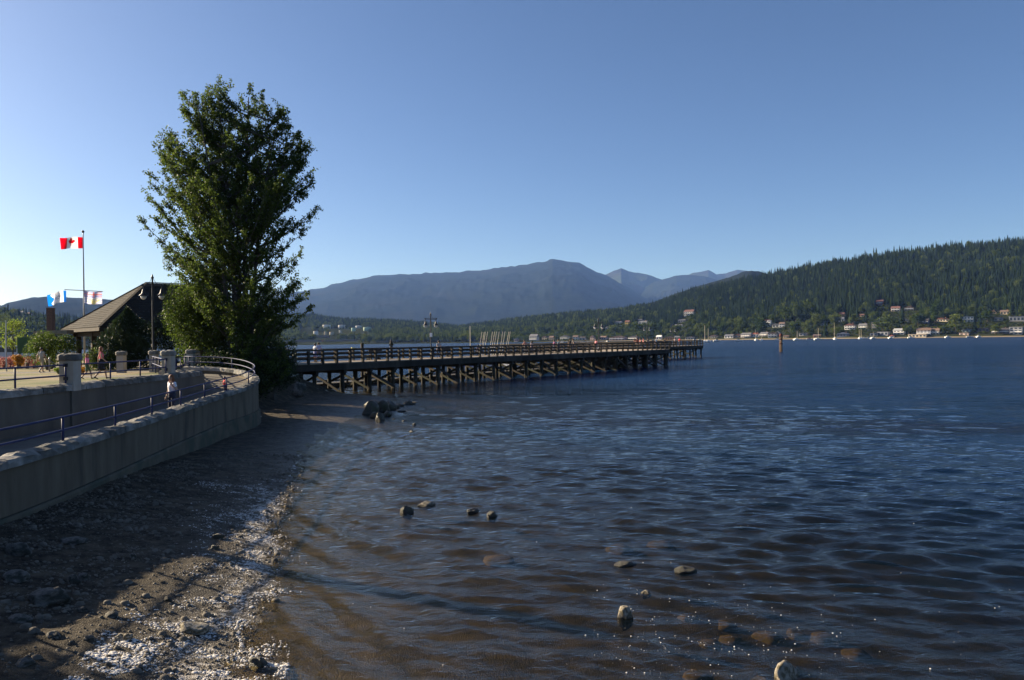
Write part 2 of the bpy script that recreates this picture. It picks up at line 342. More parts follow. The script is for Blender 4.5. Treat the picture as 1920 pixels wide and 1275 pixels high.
# ------------------------------------------------------------------ water
def water_material():
    m = bpy.data.materials.new('sea_water'); m.use_nodes = True; nt = m.node_tree; N, L = nt.nodes, nt.links
    N.remove(N['Principled BSDF'])
    tc = N.new('ShaderNodeTexCoord')
    def nz(scale, st, det, rough=.55, dist=0.0):
        mp = N.new('ShaderNodeMapping'); mp.inputs['Scale'].default_value = st; mp.inputs['Rotation'].default_value = (0, 0, math.radians(-9))
        L.new(tc.outputs['Object'], mp.inputs[0])
        n = N.new('ShaderNodeTexNoise'); n.inputs['Scale'].default_value = scale; n.inputs['Detail'].default_value = det
        n.inputs['Roughness'].default_value = rough; n.inputs['Distortion'].default_value = dist
        L.new(mp.outputs[0], n.inputs['Vector']); return n
    ln = N.new('ShaderNodeVectorMath'); ln.operation = 'LENGTH'; L.new(tc.outputs['Object'], ln.inputs[0])       # open water away from the beach is choppier
    mid = nz(2.8, (.5, 1.35, 1), 3, .55, .3); bm_ = N.new('ShaderNodeBump'); bm_.inputs['Distance'].default_value = .12
    nr = N.new('ShaderNodeMapRange'); nr.inputs[1].default_value = 12; nr.inputs[2].default_value = 45; L.new(ln.outputs['Value'], nr.inputs[0]); L.new(nr.outputs[0], bm_.inputs['Strength'])
    L.new(mid.outputs[0], bm_.inputs['Height'])
    fine = nz(5.5, (.6, 1.3, 1), 4, .6, .4)
    # gusts: patches of rougher and smoother water
    gust = nz(.028, (.35, 1.0, 1), 3, .5, .8)
    gm = N.new('ShaderNodeMapRange'); gm.inputs[1].default_value = .35; gm.inputs[2].default_value = .65; gm.inputs[3].default_value = .35; gm.inputs[4].default_value = 1.0
    L.new(gust.outputs[0], gm.inputs[0])
    bf = N.new('ShaderNodeBump'); bf.inputs['Distance'].default_value = .06; L.new(gm.outputs[0], bf.inputs['Strength'])
    L.new(fine.outputs[0], bf.inputs['Height']); L.new(bm_.outputs[0], bf.inputs['Normal'])
    # wind chop as a field of facet slopes: ripples, waves and wave groups
    far = N.new('ShaderNodeMapRange'); far.inputs[1].default_value = 16; far.inputs[2].default_value = 65; L.new(ln.outputs['Value'], far.inputs[0])
    acc = None
    for sc_, st_, kx, ky, off in ((1.5, (.42, 1.3, 1), .55, 1.15, 0), (.30, (.34, 1.25, 1), .30, .85, 0), (.055, (.28, 1.3, 1), .15, .60, 0)):
        n_ = nz(sc_, st_, 3, .6, .3); v1 = N.new('ShaderNodeVectorMath'); v1.operation = 'SUBTRACT'; L.new(n_.outputs['Color'], v1.inputs[0]); v1.inputs[1].default_value = (.5, .5, .5)
        v2 = N.new('ShaderNodeVectorMath'); v2.operation = 'MULTIPLY'; L.new(v1.outputs[0], v2.inputs[0]); v2.inputs[1].default_value = (kx, ky, 0)
        if acc is None: acc = v2
        else:
            v3 = N.new('ShaderNodeVectorMath'); v3.operation = 'ADD'; L.new(acc.outputs[0], v3.inputs[0]); L.new(v2.outputs[0], v3.inputs[1]); acc = v3
    v4 = N.new('ShaderNodeVectorMath'); v4.operation = 'SCALE'; L.new(acc.outputs[0], v4.inputs[0]); L.new(far.outputs[0], v4.inputs['Scale'])
    v5 = N.new('ShaderNodeVectorMath'); v5.operation = 'ADD'; L.new(bf.outputs[0], v5.inputs[0]); L.new(v4.outputs[0], v5.inputs[1])
    nrm = N.new('ShaderNodeVectorMath'); nrm.operation = 'NORMALIZE'; L.new(v5.outputs[0], nrm.inputs[0]); bf = nrm
    fr = N.new('ShaderNodeFresnel'); fr.inputs['IOR'].default_value = 1.33; L.new(bf.outputs[0], fr.inputs['Normal'])
    gl = N.new('ShaderNodeBsdfGlossy'); L.new(bf.outputs[0], gl.inputs['Normal'])
    rg = N.new('ShaderNodeMapRange'); rg.inputs[1].default_value = 25; rg.inputs[2].default_value = 420; rg.inputs[3].default_value = .05; rg.inputs[4].default_value = .22   # waves too small to model
    L.new(ln.outputs['Value'], rg.inputs[0]); L.new(rg.outputs[0], gl.inputs['Roughness'])
    fk = N.new('ShaderNodeMapRange'); fk.inputs[1].default_value = 30; fk.inputs[2].default_value = 300; fk.inputs[3].default_value = 1.0; fk.inputs[4].default_value = .46   # their facets tilt toward the eye
    L.new(ln.outputs['Value'], fk.inputs[0]); fm = N.new('ShaderNodeMath'); fm.operation = 'MULTIPLY'; L.new(fr.outputs[0], fm.inputs[0]); L.new(fk.outputs[0], fm.inputs[1])
    tr = N.new('ShaderNodeBsdfTransparent'); tr.inputs[0].default_value = (.74, .66, .46, 1)
    df = N.new('ShaderNodeBsdfDiffuse'); da = N.new('ShaderNodeAttribute'); da.attribute_name = 'depth'; dr = N.new('ShaderNodeMapRange'); dr.inputs[1].default_value = .7; dr.inputs[2].default_value = 2.3; L.new(da.outputs['Fac'], dr.inputs[0])
    dc = N.new('ShaderNodeMix'); dc.data_type = 'RGBA'; L.new(dr.outputs[0], dc.inputs['Factor']); dc.inputs[6].default_value = (.003, .008, .013, 1); dc.inputs[7].default_value = (.003, .020, .066, 1); L.new(dc.outputs[2], df.inputs[0])   # blue only over deep water
    body = N.new('ShaderNodeMixShader'); dp = N.new('ShaderNodeAttribute'); dp.attribute_name = 'depth'; ex = N.new('ShaderNodeMath'); ex.operation = 'POWER'; ex.inputs[0].default_value = .36; L.new(dp.outputs['Fac'], ex.inputs[1])   # the deeper, the less of the bottom shows
    iv = N.new('ShaderNodeMath'); iv.operation = 'SUBTRACT'; iv.inputs[0].default_value = 1.0; L.new(ex.outputs[0], iv.inputs[1]); L.new(iv.outputs[0], body.inputs[0]); L.new(tr.outputs[0], body.inputs[1]); L.new(df.outputs[0], body.inputs[2])
    mx = N.new('ShaderNodeMixShader'); gb = N.new('ShaderNodeNewGeometry'); ib = N.new('ShaderNodeMix'); L.new(gb.outputs['Backfacing'], ib.inputs['Factor']); L.new(fm.outputs[0], ib.inputs[2]); ib.inputs[3].default_value = .06   # light leaving upward is not trapped
    L.new(ib.outputs[0], mx.inputs[0]); L.new(body.outputs[0], mx.inputs[1]); L.new(gl.outputs[0], mx.inputs[2])
    L.new(mx.outputs[0], N['Material Output'].inputs[0])
    return m
M['water'] = water_material()
WAVES = []
_wr = np.random.default_rng(5)
for lam in np.geomspace(.18, 2.6, 52):
    th = math.radians(-101) + _wr.normal() * .34
    sl_ = .060 if lam < .32 else .074 if lam < .62 else .074 * (.62 / lam) ** 1.5              # wave slope
    WAVES.append((lam, th, sl_ * lam / 6.283 * _wr.uniform(.6, 1.3), _wr.uniform(0, 6.28)))
def wave(X, Y, sp):
    d = -sdist(X, Y)
    wx = X + .35 * fbm(X * .22, Y * .22, 2, 21); wy = Y + .45 * fbm(X * .25, Y * .25, 2, 27)
    env = (.65 + .7 * vnoise(X * .13, Y * .2, 31)) * (.68 + .6 * vnoise(X * .022, Y * .05, 37))
    h = 0
    for lam, th, a, ph in WAVES:
        k = 2 * math.pi / lam
        q = k * (wx * math.cos(th) + wy * math.sin(th)) + ph
        w = np.sin(q); w = w + .22 * np.cos(2 * q)
        h = h + a * w * np.clip((lam / sp - 2.5) / 3, 0, 1)
    h = h * env * (.42 + .58 * sstep(d, .3, 4.0))
    # small swash waves that bend round with the shoreline
    q = 2 * math.pi * (.8 * d + .42 * Y + .5 * fbm(X * .3, Y * .3, 3, 41)) / 1.05
    h = h + .045 * (np.maximum(np.sin(q), -.25)) * (.3 + 1.2 * vnoise(X * .5, Y * .5, 43)) * np.exp(-((d - 1.8) / 1.9) ** 2) * sstep(Y, 6, 12)
    return h
rr = [4.0]
while rr[-1] < 2600:
    r = rr[-1]; rr.append(r * (1.0052 if r < 150 else 1.045))
rr = np.array(rr)
an = np.concatenate([np.radians(np.linspace(-88, -36, 30))[:-1], np.radians(np.linspace(-36, 36, 520)), np.radians(np.linspace(36, 80, 26))[1:]])
A, R = np.meshgrid(an, rr); X = R * np.sin(A); Y = R * np.cos(A)
Z = wave(X, Y, np.maximum(R * .0052, .03))
Z = Z * (1 - sstep(R, 90, 150))
na = len(an); i = np.arange((len(rr) - 1) * na).reshape(-1, na)[:, :-1].ravel()
o = link('water', npmesh('water', np.stack([X, Y, Z], -1).reshape(-1, 3), np.stack([i, i + 1, i + na + 1, i + na], 1), M['water'], True))
_d = np.minimum(np.maximum(-sdist(X, Y), 0) * .075, 2.6); _at = o.data.attributes.new('depth', 'FLOAT', 'POINT'); _at.data.foreach_set('value', _d.ravel().astype(np.float32))
setp(o, 'rippled dark blue water of the inlet', 'water', kind='structure')
# ------------------------------------------------------------------ promenade: terrace, sea walls, pedestals, railings
def smooth_line(P, n=6):
    """Catmull-Rom through 3D points"""
    P = [Vector(p) for p in P]; out = []
    Q = [P[0] * 2 - P[1]] + P + [P[-1] * 2 - P[-2]]
    for i in range(1, len(Q) - 2):
        for k in range(n):
            t = k / n; a, b, c, d = Q[i - 1], Q[i], Q[i + 1], Q[i + 2]
            out.append(.5 * ((2 * b) + (c - a) * t + (2 * a - 5 * b + 4 * c - d) * t * t + (3 * b - a - 3 * c + d) * t ** 3))
    out.append(P[-1]); return out
def resample(P, step):
    L = [0]
    for a, b in zip(P, P[1:]): L.append(L[-1] + (b - a).length)
    n = max(1, round(L[-1] / step)); out = []; j = 0
    for k in range(n + 1):
        s = L[-1] * k / n
        while j < len(P) - 2 and L[j + 1] < s: j += 1
        t = (s - L[j]) / max(1e-9, L[j + 1] - L[j]); out.append(P[j].lerp(P[j + 1], t))
    return out
def side(P, i):
    d = P[min(i + 1, len(P) - 1)] - P[max(i - 1, 0)]; d.z = 0; d.normalize(); return Vector((d.y, -d.x, 0))   # right hand side
def sweep(P, prof, m, name, parent, smooth=False):
    """prof(i) -> list of (offset to the right, z) going round the section; ends capped"""
    V = []; n = len(prof(0))
    for i, p in enumerate(P):
        s = side(P, i)
        for o, z in prof(i): V.append((p.x + s.x * o, p.y + s.y * o, z))
    F = []
    for i in range(len(P) - 1):
        for k in range(n):
            a = i * n + k; b = i * n + (k + 1) % n; F.append((a, a + n, b + n, b))
    F.append(tuple(range(n))); F.append(tuple((len(P) - 1) * n + k for k in range(n - 1, -1, -1)))
    me = bpy.data.meshes.new(name); me.from_pydata([tuple(v) for v in V], [], F); me.materials.append(m)
    bm = bmesh.new(); bm.from_mesh(me); bmesh.ops.recalc_face_normals(bm, faces=bm.faces); bm.to_mesh(me); bm.free()
    if smooth: me.polygons.foreach_set('use_smooth', [True] * len(F))
    return link(name, me, parent)
def coping(P, w, h, parent, step=1.15, seed=0):
    """row of rough hewn stones along the line P (their top at the line)"""
    R = resample(P, step); r = random.Random(seed)
    for i in range(len(R) - 1):
        a, b = R[i], R[i + 1]; d = b - a; ln = Vector((d.x, d.y, 0)).length; u = Vector((d.x, d.y, 0)).normalized(); s = Vector((u.y, -u.x, 0))
        n = 7; V = []; F = []
        for k in range(n):
            t = (k / (n - 1)) * (1 - .025 / ln) + .0125 / ln; e = .03 if k in (0, n - 1) else 0.0
            c = a + d * t
            for o, z in ((-w / 2, -h), (-w / 2 + e, -.05), (-w / 4, -e), (w / 8, -e * .5), (w / 2 - e, -.06), (w / 2, -h * .55), (w / 2, -h)):
                j = Vector((r.uniform(-1, 1) * .022, r.uniform(-1, 1) * .022, r.uniform(-1, 1) * .028 if z > -h else 0))
                V.append(c + s * o + Vector((0, 0, z)) + j)
        m = 7
        for k in range(n - 1):
            for q in range(m):
                x = k * m + q; y = k * m + (q + 1) % m; F.append((x, x + m, y + m, y))
        F.append(tuple(range(m))); F.append(tuple((n - 1) * m + q for q in range(m - 1, -1, -1)))
        me = bpy.data.meshes.new('coping_stone'); me.from_pydata([tuple(v) for v in V], [], F); me.materials.append(M['stonecap'])
        bm = bmesh.new(); bm.from_mesh(me); bmesh.ops.recalc_face_normals(bm, faces=bm.faces); bm.to_mesh(me); bm.free()
        link('coping_stone', me, parent)

# terrace: a solid block of ground, its edge just behind the upper wall
edge = [(-16.05, -6), (-16.05, 39.2), (-17.0, 42.4), (-19.5, 46.5), (-21.0, 50), (-22.5, 56), (-25, 66), (-34, 78), (-60, 105), (-110, 150), (-330, 210), (-330, -6)]
mb = MB(); n = len(edge)
mb.add([(x, y, TER) for x, y in edge] + [(x, y, -1.0) for x, y in edge], [tuple(range(n - 1, -1, -1))] + [(k, (k + 1) % n, (k + 1) % n + n, k + n) for k in range(n)])
me = mb.mesh('lawn', M['drylawn']); bm = bmesh.new(); bm.from_mesh(me); bmesh.ops.recalc_face_normals(bm, faces=bm.faces); bm.to_mesh(me); bm.free()
setp(link('lawn', me), 'dry tan lawn on the raised promenade', 'lawn', kind='structure')
mb = MB()                                    # paths on the lawn
for y0, y1, x0, x1 in ((41.5, 43.9, -30, -18.1), (49.6, 52.2, -95, -21.6), (60, 66.5, -140, -26.5)):
    mb.add([(x0, y0 + .8, TER + .005), (x1, y0, TER + .005), (x1, y1, TER + .005), (x0, y1 + .8, TER + .005)], [(0, 1, 2, 3)])
setp(mb.build('footpath', M['paving']), 'grey footpath crossing the dry lawn', 'footpath', kind='structure')

# lower walkway between the two walls
OUT = smooth_line([(-10.2, 2, 2.03), (-10.25, 9, 2.04), (-10.45, 15.8, 2.05), (-10.95, 20.6, 2.06), (-11.95, 27.5, 2.09), (-12.75, 34, 2.18), (-12.85, 37.5, 2.33), (-13.45, 40.8, 2.56),
                   (-14.9, 43.2, 2.82), (-16.6, 44.4, 2.98), (-18.9, 45.0, 3.05)], 8)
def walkz(p): return p.z - .62 + .22 * max(0, min(1, (p.y - 31) / 8))
wv = []; wf = []
RO = resample(OUT, .8)
for i, p in enumerate(RO):
    s = side(RO, i); a = p - s * .15
    bx = -15.8 if p.y < 38.6 else max(-17.6, p.x - 3.6); by = min(p.y, 39.4)
    wv += [(a.x, a.y, walkz(p)), (bx, by, walkz(p))]
for i in range(len(RO) - 1): wf.append((2 * i, 2 * i + 2, 2 * i + 3, 2 * i + 1))
me = bpy.data.meshes.new('walkway'); me.from_pydata(wv, [], wf); me.materials.append(M['paving'])
bm = bmesh.new(); bm.from_mesh(me); bmesh.ops.recalc_face_normals(bm, faces=bm.faces)
if sum(f.normal.z for f in bm.faces) < 0: bmesh.ops.reverse_faces(bm, faces=bm.faces)
bm.to_mesh(me); bm.free()
setp(link('walkway', me), 'paved lower walkway sloping up between the two walls', 'walkway', kind='structure')

# outer sea wall: footing, body, coping
sea = thing('sea_wall', 'long curved concrete sea wall standing on the gravel beach', 'wall')
RB = resample(OUT, .6)
sweep(RB, lambda i: [(-.15, RB[i].z - .21), (.125, RB[i].z - .21), (.135, .62 + RB[i].z * .12), (-.15, .62 + RB[i].z * .12)], M['concrete'], 'wall_core', sea)
def panels(P, prof, m, parent, n):
    k0 = 0
    while k0 < len(P) - 1:
        k1 = min(len(P) - 1, k0 + n); Q = [p.copy() for p in P[k0:k1 + 1]]
        Q[-1] = Q[-1].lerp(Q[-2], .03); sweep(Q, lambda i: prof(Q[i]), m, 'wall_panel', parent); k0 = k1
panels(RB, lambda p: [(.127, p.z - .20), (.16, p.z - .20), (.17, .62 + p.z * .12), (.127, .62 + p.z * .12)], M['concrete'], sea, 15)
sweep(RB, lambda i: [(-.16, .63 + RB[i].z * .12), (.22, .60 + RB[i].z * .12), (.25, .55 + RB[i].z * .12), (.30, -.6), (-.16, -.6)], M['footing'], 'footing', sea)
coping(OUT, .46, .22, sea, 1.25, 3)

# inner retaining wall
INN = [Vector((-15.8, 1, 2.97)), Vector((-15.8, 20, 2.97)), Vector((-15.8, 38.3, 2.97)), Vector((-15.92, 39.0, 3.0)), Vector((-16.4, 39.5, 3.0)), Vector((-17.9, 39.8, 3.0))]
INNs = smooth_line(INN, 6)
ret = thing('retaining_wall', 'upper concrete retaining wall holding the dry lawn above the walkway', 'wall')
RI = resample(INNs, .8)
sweep(RI, lambda i: [(-.17, RI[i].z - .22), (.12, RI[i].z - .22), (.12, .9), (-.17, .9)], M['plainwall'], 'wall_core', ret)
panels(RI, lambda p: [(.122, p.z - .215), (.15, p.z - .215), (.15, .9), (.122, .9)], M['plainwall'], ret, 12)
mb = MB(); mb.box((-15.61, 27.9, 1.76), (.08, .62, 1.96)); mb.build('pilaster', M['plainwall'], ret)
coping(INNs, .46, .25, ret, 1.3, 5)

# pedestals
def pedestal_mesh():
    b = MB(); b.box((0, 0, .66), (.66, .66, 1.32)); sh = b.mesh('shaft', M['plaster'])
    b = MB(); V = []; r = random.Random(4)
    prof = [(.38, 0), (.44, .03), (.445, .16), (.40, .22), (.22, .27)]
    n = 16
    for rad, z in prof:
        for k in range(n):
            t = 2 * math.pi * (k + .5) / n; q = max(abs(math.cos(t)), abs(math.sin(t))); rr_ = rad / q * (1 if q > .8 else .96)
            V.append((rr_ * math.cos(t) + r.uniform(-.012, .012), rr_ * math.sin(t) + r.uniform(-.012, .012), z + r.uniform(-.012, .012)))
    F = [(i * n + k, i * n + (k + 1) % n, (i + 1) * n + (k + 1) % n, (i + 1) * n + k) for i in range(len(prof) - 1) for k in range(n)]
    F += [tuple(range(n - 1, -1, -1)), tuple((len(prof) - 1) * n + k for k in range(n))]
    b.add(V, F); cp = b.mesh('cap', M['stonecap'])
    return sh, cp, MB().box((0, 0, 0), (.16, .12, .12)).mesh('rail_bracket', M['black_steel'])
SH, CP, BRK = pedestal_mesh()
def pedestal(x, y, z, label, h=1.32, k=1.0, brackets=True):
    t = thing('stone_pedestal', label, 'pedestal', (x, y, z), 0, 'stone capped pedestals on the promenade'); t.scale = (k, k, 1)
    s = link('shaft', SH, t); s.scale = (1, 1, h / 1.32); link('cap', CP, t, (0, 0, h - .28 + .26))
    for zz in ((.45, .92) if brackets else ()): link('rail_bracket', BRK, t, (0, -.38, zz))
    return t
PED = {}
PED['a'] = pedestal(-15.8, 27.9, 2.70, 'nearest stone capped pedestal rising from the retaining wall', 1.10, .76)
p = at(228, 690, 48); PED['b'] = pedestal(p.x, 48, TER, 'lone stone pedestal in front of the dark pine shrub', 1.10, .64, False)
p = at(289, 690, 48.5); PED['c'] = pedestal(p.x, 48.5, TER, 'stone pedestal right under the tall lamp post', 1.12, .64)
p = at(316, 690, 36.4); PED['d'] = pedestal(p.x, 36.4, TER + .1, 'stone pedestal on the wall end behind the woman in white', 1.10, .68)
p = at(358, 690, 48); PED['e'] = pedestal(p.x, 48, TER, 'front pedestal of the touching pair beside the curved railing', 1.15, .60)
p = at(372, 690, 50.5); PED['f'] = pedestal(p.x, 50.5, TER, 'rear pedestal of the touching pair, half hidden under the tree', 1.15, .60)

# railings
def railing(name, label, P, h0, rails, post_step, parent=None, r=.028, first=0.0, posts=True):
    """P: ground line; rails: heights; one tube per rail, one post mesh per post"""
    t = thing(name, label, 'railing', group='blue pipe railings')
    for z in rails:
        MB().tube([p + Vector((0, 0, z)) for p in P], r, 8).build('rail', M['blue_steel'], t, True)
    if posts:
        Q = resample(P, post_step)
        for q in Q: MB().tube([q + Vector((0, 0, h0)), q + Vector((0, 0, rails[0] + .02))], r * 1.12, 8).build('post', M['blue_steel'], t, True)
    return t
railing('pipe_railing', 'long blue pipe railing along the outer sea wall of the walkway', [p + Vector((.0, 0, 0)) for p in resample(OUT, .7)], -.1, (.56, .25), 3.25)
def straight(a, b, n=10): a, b = Vector(a), Vector(b); return [a.lerp(b, k / n) for k in range(n + 1)]
railing('pipe_railing', 'blue railing on the upper wall left of the nearest pedestal', straight((-15.8, 5.2, 2.95), (-15.8, 27.6, 2.95)), -.05, (.68, .31), 2.75)
railing('pipe_railing', 'blue railing on the upper wall right of the nearest pedestal', straight((-15.8, 28.2, 2.95), (PED['d'].location.x, 36.1, 2.95)), -.05, (.68, .31), 2.6)
railing('pipe_railing', 'short blue railing between the wall end and the touching pedestals', straight((PED['d'].location.x - .1, 36.8, 2.66), (PED['e'].location.x, 47.7, 2.66)), 0, (.92, .5), 3.2)
railing('pipe_railing', 'short blue railing between the lamp pedestal and the wall end pedestal', straight((PED['c'].location.x + .1, 48.1, 2.66), (PED['d'].location.x - .25, 36.8, 2.66)), 0, (.92, .5), 3.4)

# ------------------------------------------------------------------ lamp posts
def lamp_parts(h):
    pole = MB(); pole.lathe([(.13, 0), (.13, .35), (.085, .42), (.075, .9), (.06, h - .9), (.05, h - .15), (.09, h - .12), (.09, h - .06), (.04, h), (.05, h + .08), (.0, h + .12)], n=12)
    arm = MB(); z = h - .62
    arm.tube([(-.62, 0, z), (.62, 0, z)], .028, 8); arm.tube([(-.60, 0, z + .09), (.60, 0, z + .09)], .018, 8)
    for s in (-1, 1):
        arm.tube([(s * .06, 0, h - .1), (s * .12, 0, h - .3), (s * .30, 0, z + .09)], .014, 6)
        arm.box((s * .60, 0, z + .05), (.12, .06, .16)); arm.tube([(s * .56, 0, z), (s * .56, 0, z - .22)], .03, 8)
    hood = MB(); hood.lathe([(.045, -.20), (.07, -.26), (.10, -.38), (.13, -.48), (.27, -.60), (.28, -.63), (.19, -.635)], n=16)
    globe = MB(); globe.lathe([(.17, -.635), (.18, -.70), (.155, -.79), (.10, -.86), (.03, -.89)], n=16)
    return pole.mesh('pole', M['black_steel'], True), arm.mesh('arm', M['black_steel']), hood.mesh('lantern_hood', M['black_steel'], True), globe.mesh('lantern_globe', M['globe'], True), h
gm_ = bpy.data.materials.new('frosted_globe'); gm_.use_nodes = True
_b = gm_.node_tree.nodes['Principled BSDF']; _b.inputs['Base Color'].default_value = (.72, .74, .76, 1); _b.inputs['Roughness'].default_value = .25; _b.inputs['Transmission Weight'].default_value = .45
M['globe'] = gm_
def lamp(parts, loc, rz, label, group=None, k=1.0):
    pole, arm, hood, globe, h = parts
    t = thing('lamp_post', label, 'street lamp', loc, rz, group); t.scale = (k, k, k)
    link('pole', pole, t); link('arm', arm, t)
    for s in (-1, 1):
        g = link('lantern_hood', hood, t, (s * .56, 0, h - .62)); link('lantern_globe', globe, g)
    return t
LP = lamp_parts(6.1)
p = at(288, 690, 50.0); lamp(LP, (p.x, 50.0, TER), .12, 'tall twin lantern lamp post rising behind the stone pedestals')
t = thing('shadow_pole', 'thick wooden pole on the lawn near the camera, left of the picture', 'pole', (-17.95, 19.85, TER)); MB().lathe([(.27, 0), (.24, 5.3), (.22, 5.35)], n=12).build('shaft', M['bark'], t, True)  # unseen pole read from its long shadow, thickened to broaden that shadow

# ------------------------------------------------------------------ flagpole and flags
FY = 68.0
p0, p1 = at(158.6, 655, FY), at(157, 437, FY)
fp = thing('flagpole', 'tall white flagpole with a crossing yard behind the shelter', 'flagpole', (p0.x, FY, TER))
hz = p1.z - TER
MB().lathe([(.075, 0), (.07, hz * .5), (.045, hz - .1), (.04, hz)], n=10).build('pole', M['galv'], fp, True)
MB().lathe([(.03, 0), (.10, .06), (.12, .13), (.08, .22), (.0, .25)], n=10).build('finial', M['black_steel'], fp, True, (0, 0, hz))
ya, yb = at(121, 543, FY) - Vector((p0.x, FY, TER)), at(193, 546.5, FY) - Vector((p0.x, FY, TER))
MB().tube([ya, yb], .032, 8).build('yard', M['galv'], fp)
def flag_mesh(name, w, h, fn, mats, amp=.10, drop=0.0, nx=60, ny=36, ph=0.0):
    """hangs from x=0 towards -x; fn(s,t) -> material index; s along the fly, t up"""
    V = []; F = []; mi = []
    for j in range(ny + 1):
        for i in range(nx + 1):
            s, t = i / nx, j / ny
            V.append((-w * s * (1 - .05 * abs(math.sin(6 * s))), amp * math.sin(s * 8.5 + t * 1.2 + ph) * (.25 + s), h * (t - 1) - drop * s * s + .05 * h * math.sin(s * 5 + ph) * s))
    for j in range(ny):
        for i in range(nx):
            a = j * (nx + 1) + i; F.append((a, a + 1, a + nx + 2, a + nx + 1)); mi.append(fn((i + .5) / nx, (j + .5) / ny))
    return npmesh(name, V, np.array(F), mats, True, mi)
def fabric(name, c):
    m = leafmat(name, c, c, .55, 'tree', .8); return m
FR, FW, FB, FYW, FN = fabric('red_cloth', (.62, .03, .04)), fabric('white_cloth', (.80, .79, .80)), fabric('blue_cloth', (.06, .19, .62)), fabric('yellow_cloth', (.78, .58, .10)), fabric('navy_cloth', (.10, .14, .42))
LEAF = [(0, .43), (.05, .34), (.11, .37), (.085, .17), (.17, .25), (.19, .205), (.30, .22), (.265, .12), (.31, .09), (.16, -.05), (.18, -.11), (.02, -.085), (.025, -.30)]
LEAF = LEAF + [(-x, y) for x, y in LEAF[::-1]]
def inpoly(x, y, P):
    c = False
    for (ax, ay), (bx, by) in zip(P, P[1:] + P[:1]):
        if (ay > y) != (by > y) and x < (bx - ax) * (y - ay) / (by - ay) + ax: c = not c
    return c
def canada(s, t):
    if s < .25 or s > .75: return 0
    return 0 if inpoly((s - .5) * 2.0, (t - .52) * 1.05, LEAF) else 1
p = at(157.3, 444.5, FY)
setp(link('flag', flag_mesh('flag', 2.05, .98, canada, [FR, FW], .12, 0, 72, 44), loc=(p.x - .06, FY, p.z)), 'red and white maple leaf flag flying at the top of the pole', 'flag', 'flags on the flagpole')
def city(s, t):
    if s < .15 or s > .82 + .06 * math.sin(t * 9): return 0
    if abs(t - .52 - .06 * math.sin(s * 20)) < .05 and .3 < s < .7: return 2
    if abs(t - .36) < .03 and .36 < s < .62: return 2
    return 1
p = at(123.5, 545, FY)
o = link('flag', flag_mesh('flag', 1.55, .98, city, [FB, FW, fabric('grey_cloth', (.42, .45, .5))], .16, .36, ph=1.0), loc=(p.x, FY, p.z)); setp(o, 'white flag with blue ends drooping from the left end of the yard', 'flag', 'flags on the flagpole')
def prov(s, t):
    if t > .58:                              # union flag
        x, y = (s - .5) * 2, (t - .79) / .21
        if abs(x) < .07 or abs(y) < .16: return 0
        if abs(x) < .13 or abs(y) < .30: return 1
        if abs(abs(x) - abs(y)) < .12: return 0 if abs(abs(x) - abs(y)) < .06 else 1
        return 2
    x, y = (s - .5) * 2.0, t - .16
    if t < .40 and (x * x + (y * 1.5) ** 2) < .10: return 3
    if t < .45 and math.cos(math.atan2(y, x) * 15) > .2 and x * x + (y * 1.2) ** 2 < .55 and y > 0: return 3
    return 2 if math.sin(t * 48 + .9 * math.sin(s * 14)) > .25 else 1
p = at(191, 547, FY)
o = link('flag', flag_mesh('flag', 1.5, 1.08, prov, [fabric('backlit_red_cloth', (.66, .16, .18)), FW, fabric('backlit_blue_cloth', (.34, .36, .62)), fabric('backlit_yellow_cloth', (.80, .68, .30))], .10, -.05, 80, 56, ph=2.2), loc=(p.x, FY, p.z)); setp(o, 'striped sun and waves flag hanging from the right end of the yard', 'flag', 'flags on the flagpole')  # cloth colours paled to stand for sunlight coming through the flag

# ------------------------------------------------------------------ picnic shelter with a hip roof, beam and brick column
GY = 58.0
M['shingle'] = mat('cedar_shingle', (.020, .015, .011), (.046, .034, .025), 6, .9, .5, 20, (1, 1, 1), c3=(.03, .025, .02), s3=1.0)
M['darkwood'] = mat('stained_timber', (.022, .015, .011), (.045, .030, .022), 3, .8, .3, 12)
sh = thing('picnic_shelter', 'dark timber picnic shelter with a shingled hip roof beside the flagpole', 'shelter')
NC = at(187, 613, 55.0); ez = NC.z; SW, SL = 9.8, 13.5; ta = math.radians(44)
LX = Vector((math.cos(ta), math.sin(ta), 0)); LY = Vector((-math.sin(ta), math.cos(ta), 0))
rz1 = at(275, 531, 62.0).z
def sp(a, b, z): v = Vector((NC.x, NC.y, 0)) + LX * a + LY * b; return Vector((v.x, v.y, z))     # a along the ridge, b across
cor = [sp(0, 0, ez), sp(SL, 0, ez), sp(SL, SW, ez), sp(0, SW, ez)]; r0, r1 = sp(SW / 2, SW / 2, rz1), sp(SL - SW / 2, SW / 2, rz1)
slopes = [(cor[0], cor[1], r1, r0), (cor[1], cor[2], r1, r1), (cor[2], cor[3], r0, r1), (cor[3], cor[0], r0, r0)]
S = MB(); r = random.Random(9); rows = 22
for A, B, C_, D_ in slopes:                   # overlapping courses of shakes on the four slopes
    nrm = (B - A).cross(D_ - A).normalized()
    for k in range(rows):
        t0, t1 = k / rows, min(1, (k + 1.15) / rows)
        a, b = A.lerp(D_, t0) + nrm * .045, B.lerp(C_, t0) + nrm * .045; d, c = A.lerp(D_, t1) + nrm * .015, B.lerp(C_, t1) + nrm * .015
        n = max(1, int((b - a).length / .34))
        for i in range(n):
            u0, u1 = i / n, (i + 1) / n - .004; j = nrm * r.uniform(-.010, .014)
            P = [a.lerp(b, u0) + j, a.lerp(b, u1) + j, d.lerp(c, u1), d.lerp(c, u0), a.lerp(b, u0) - nrm * .03, a.lerp(b, u1) - nrm * .03]
            S.add(P, [(0, 1, 2, 3), (4, 5, 1, 0)])
o = S.build('shingles', M['shingle'], sh); o['kind'] = 'stuff'
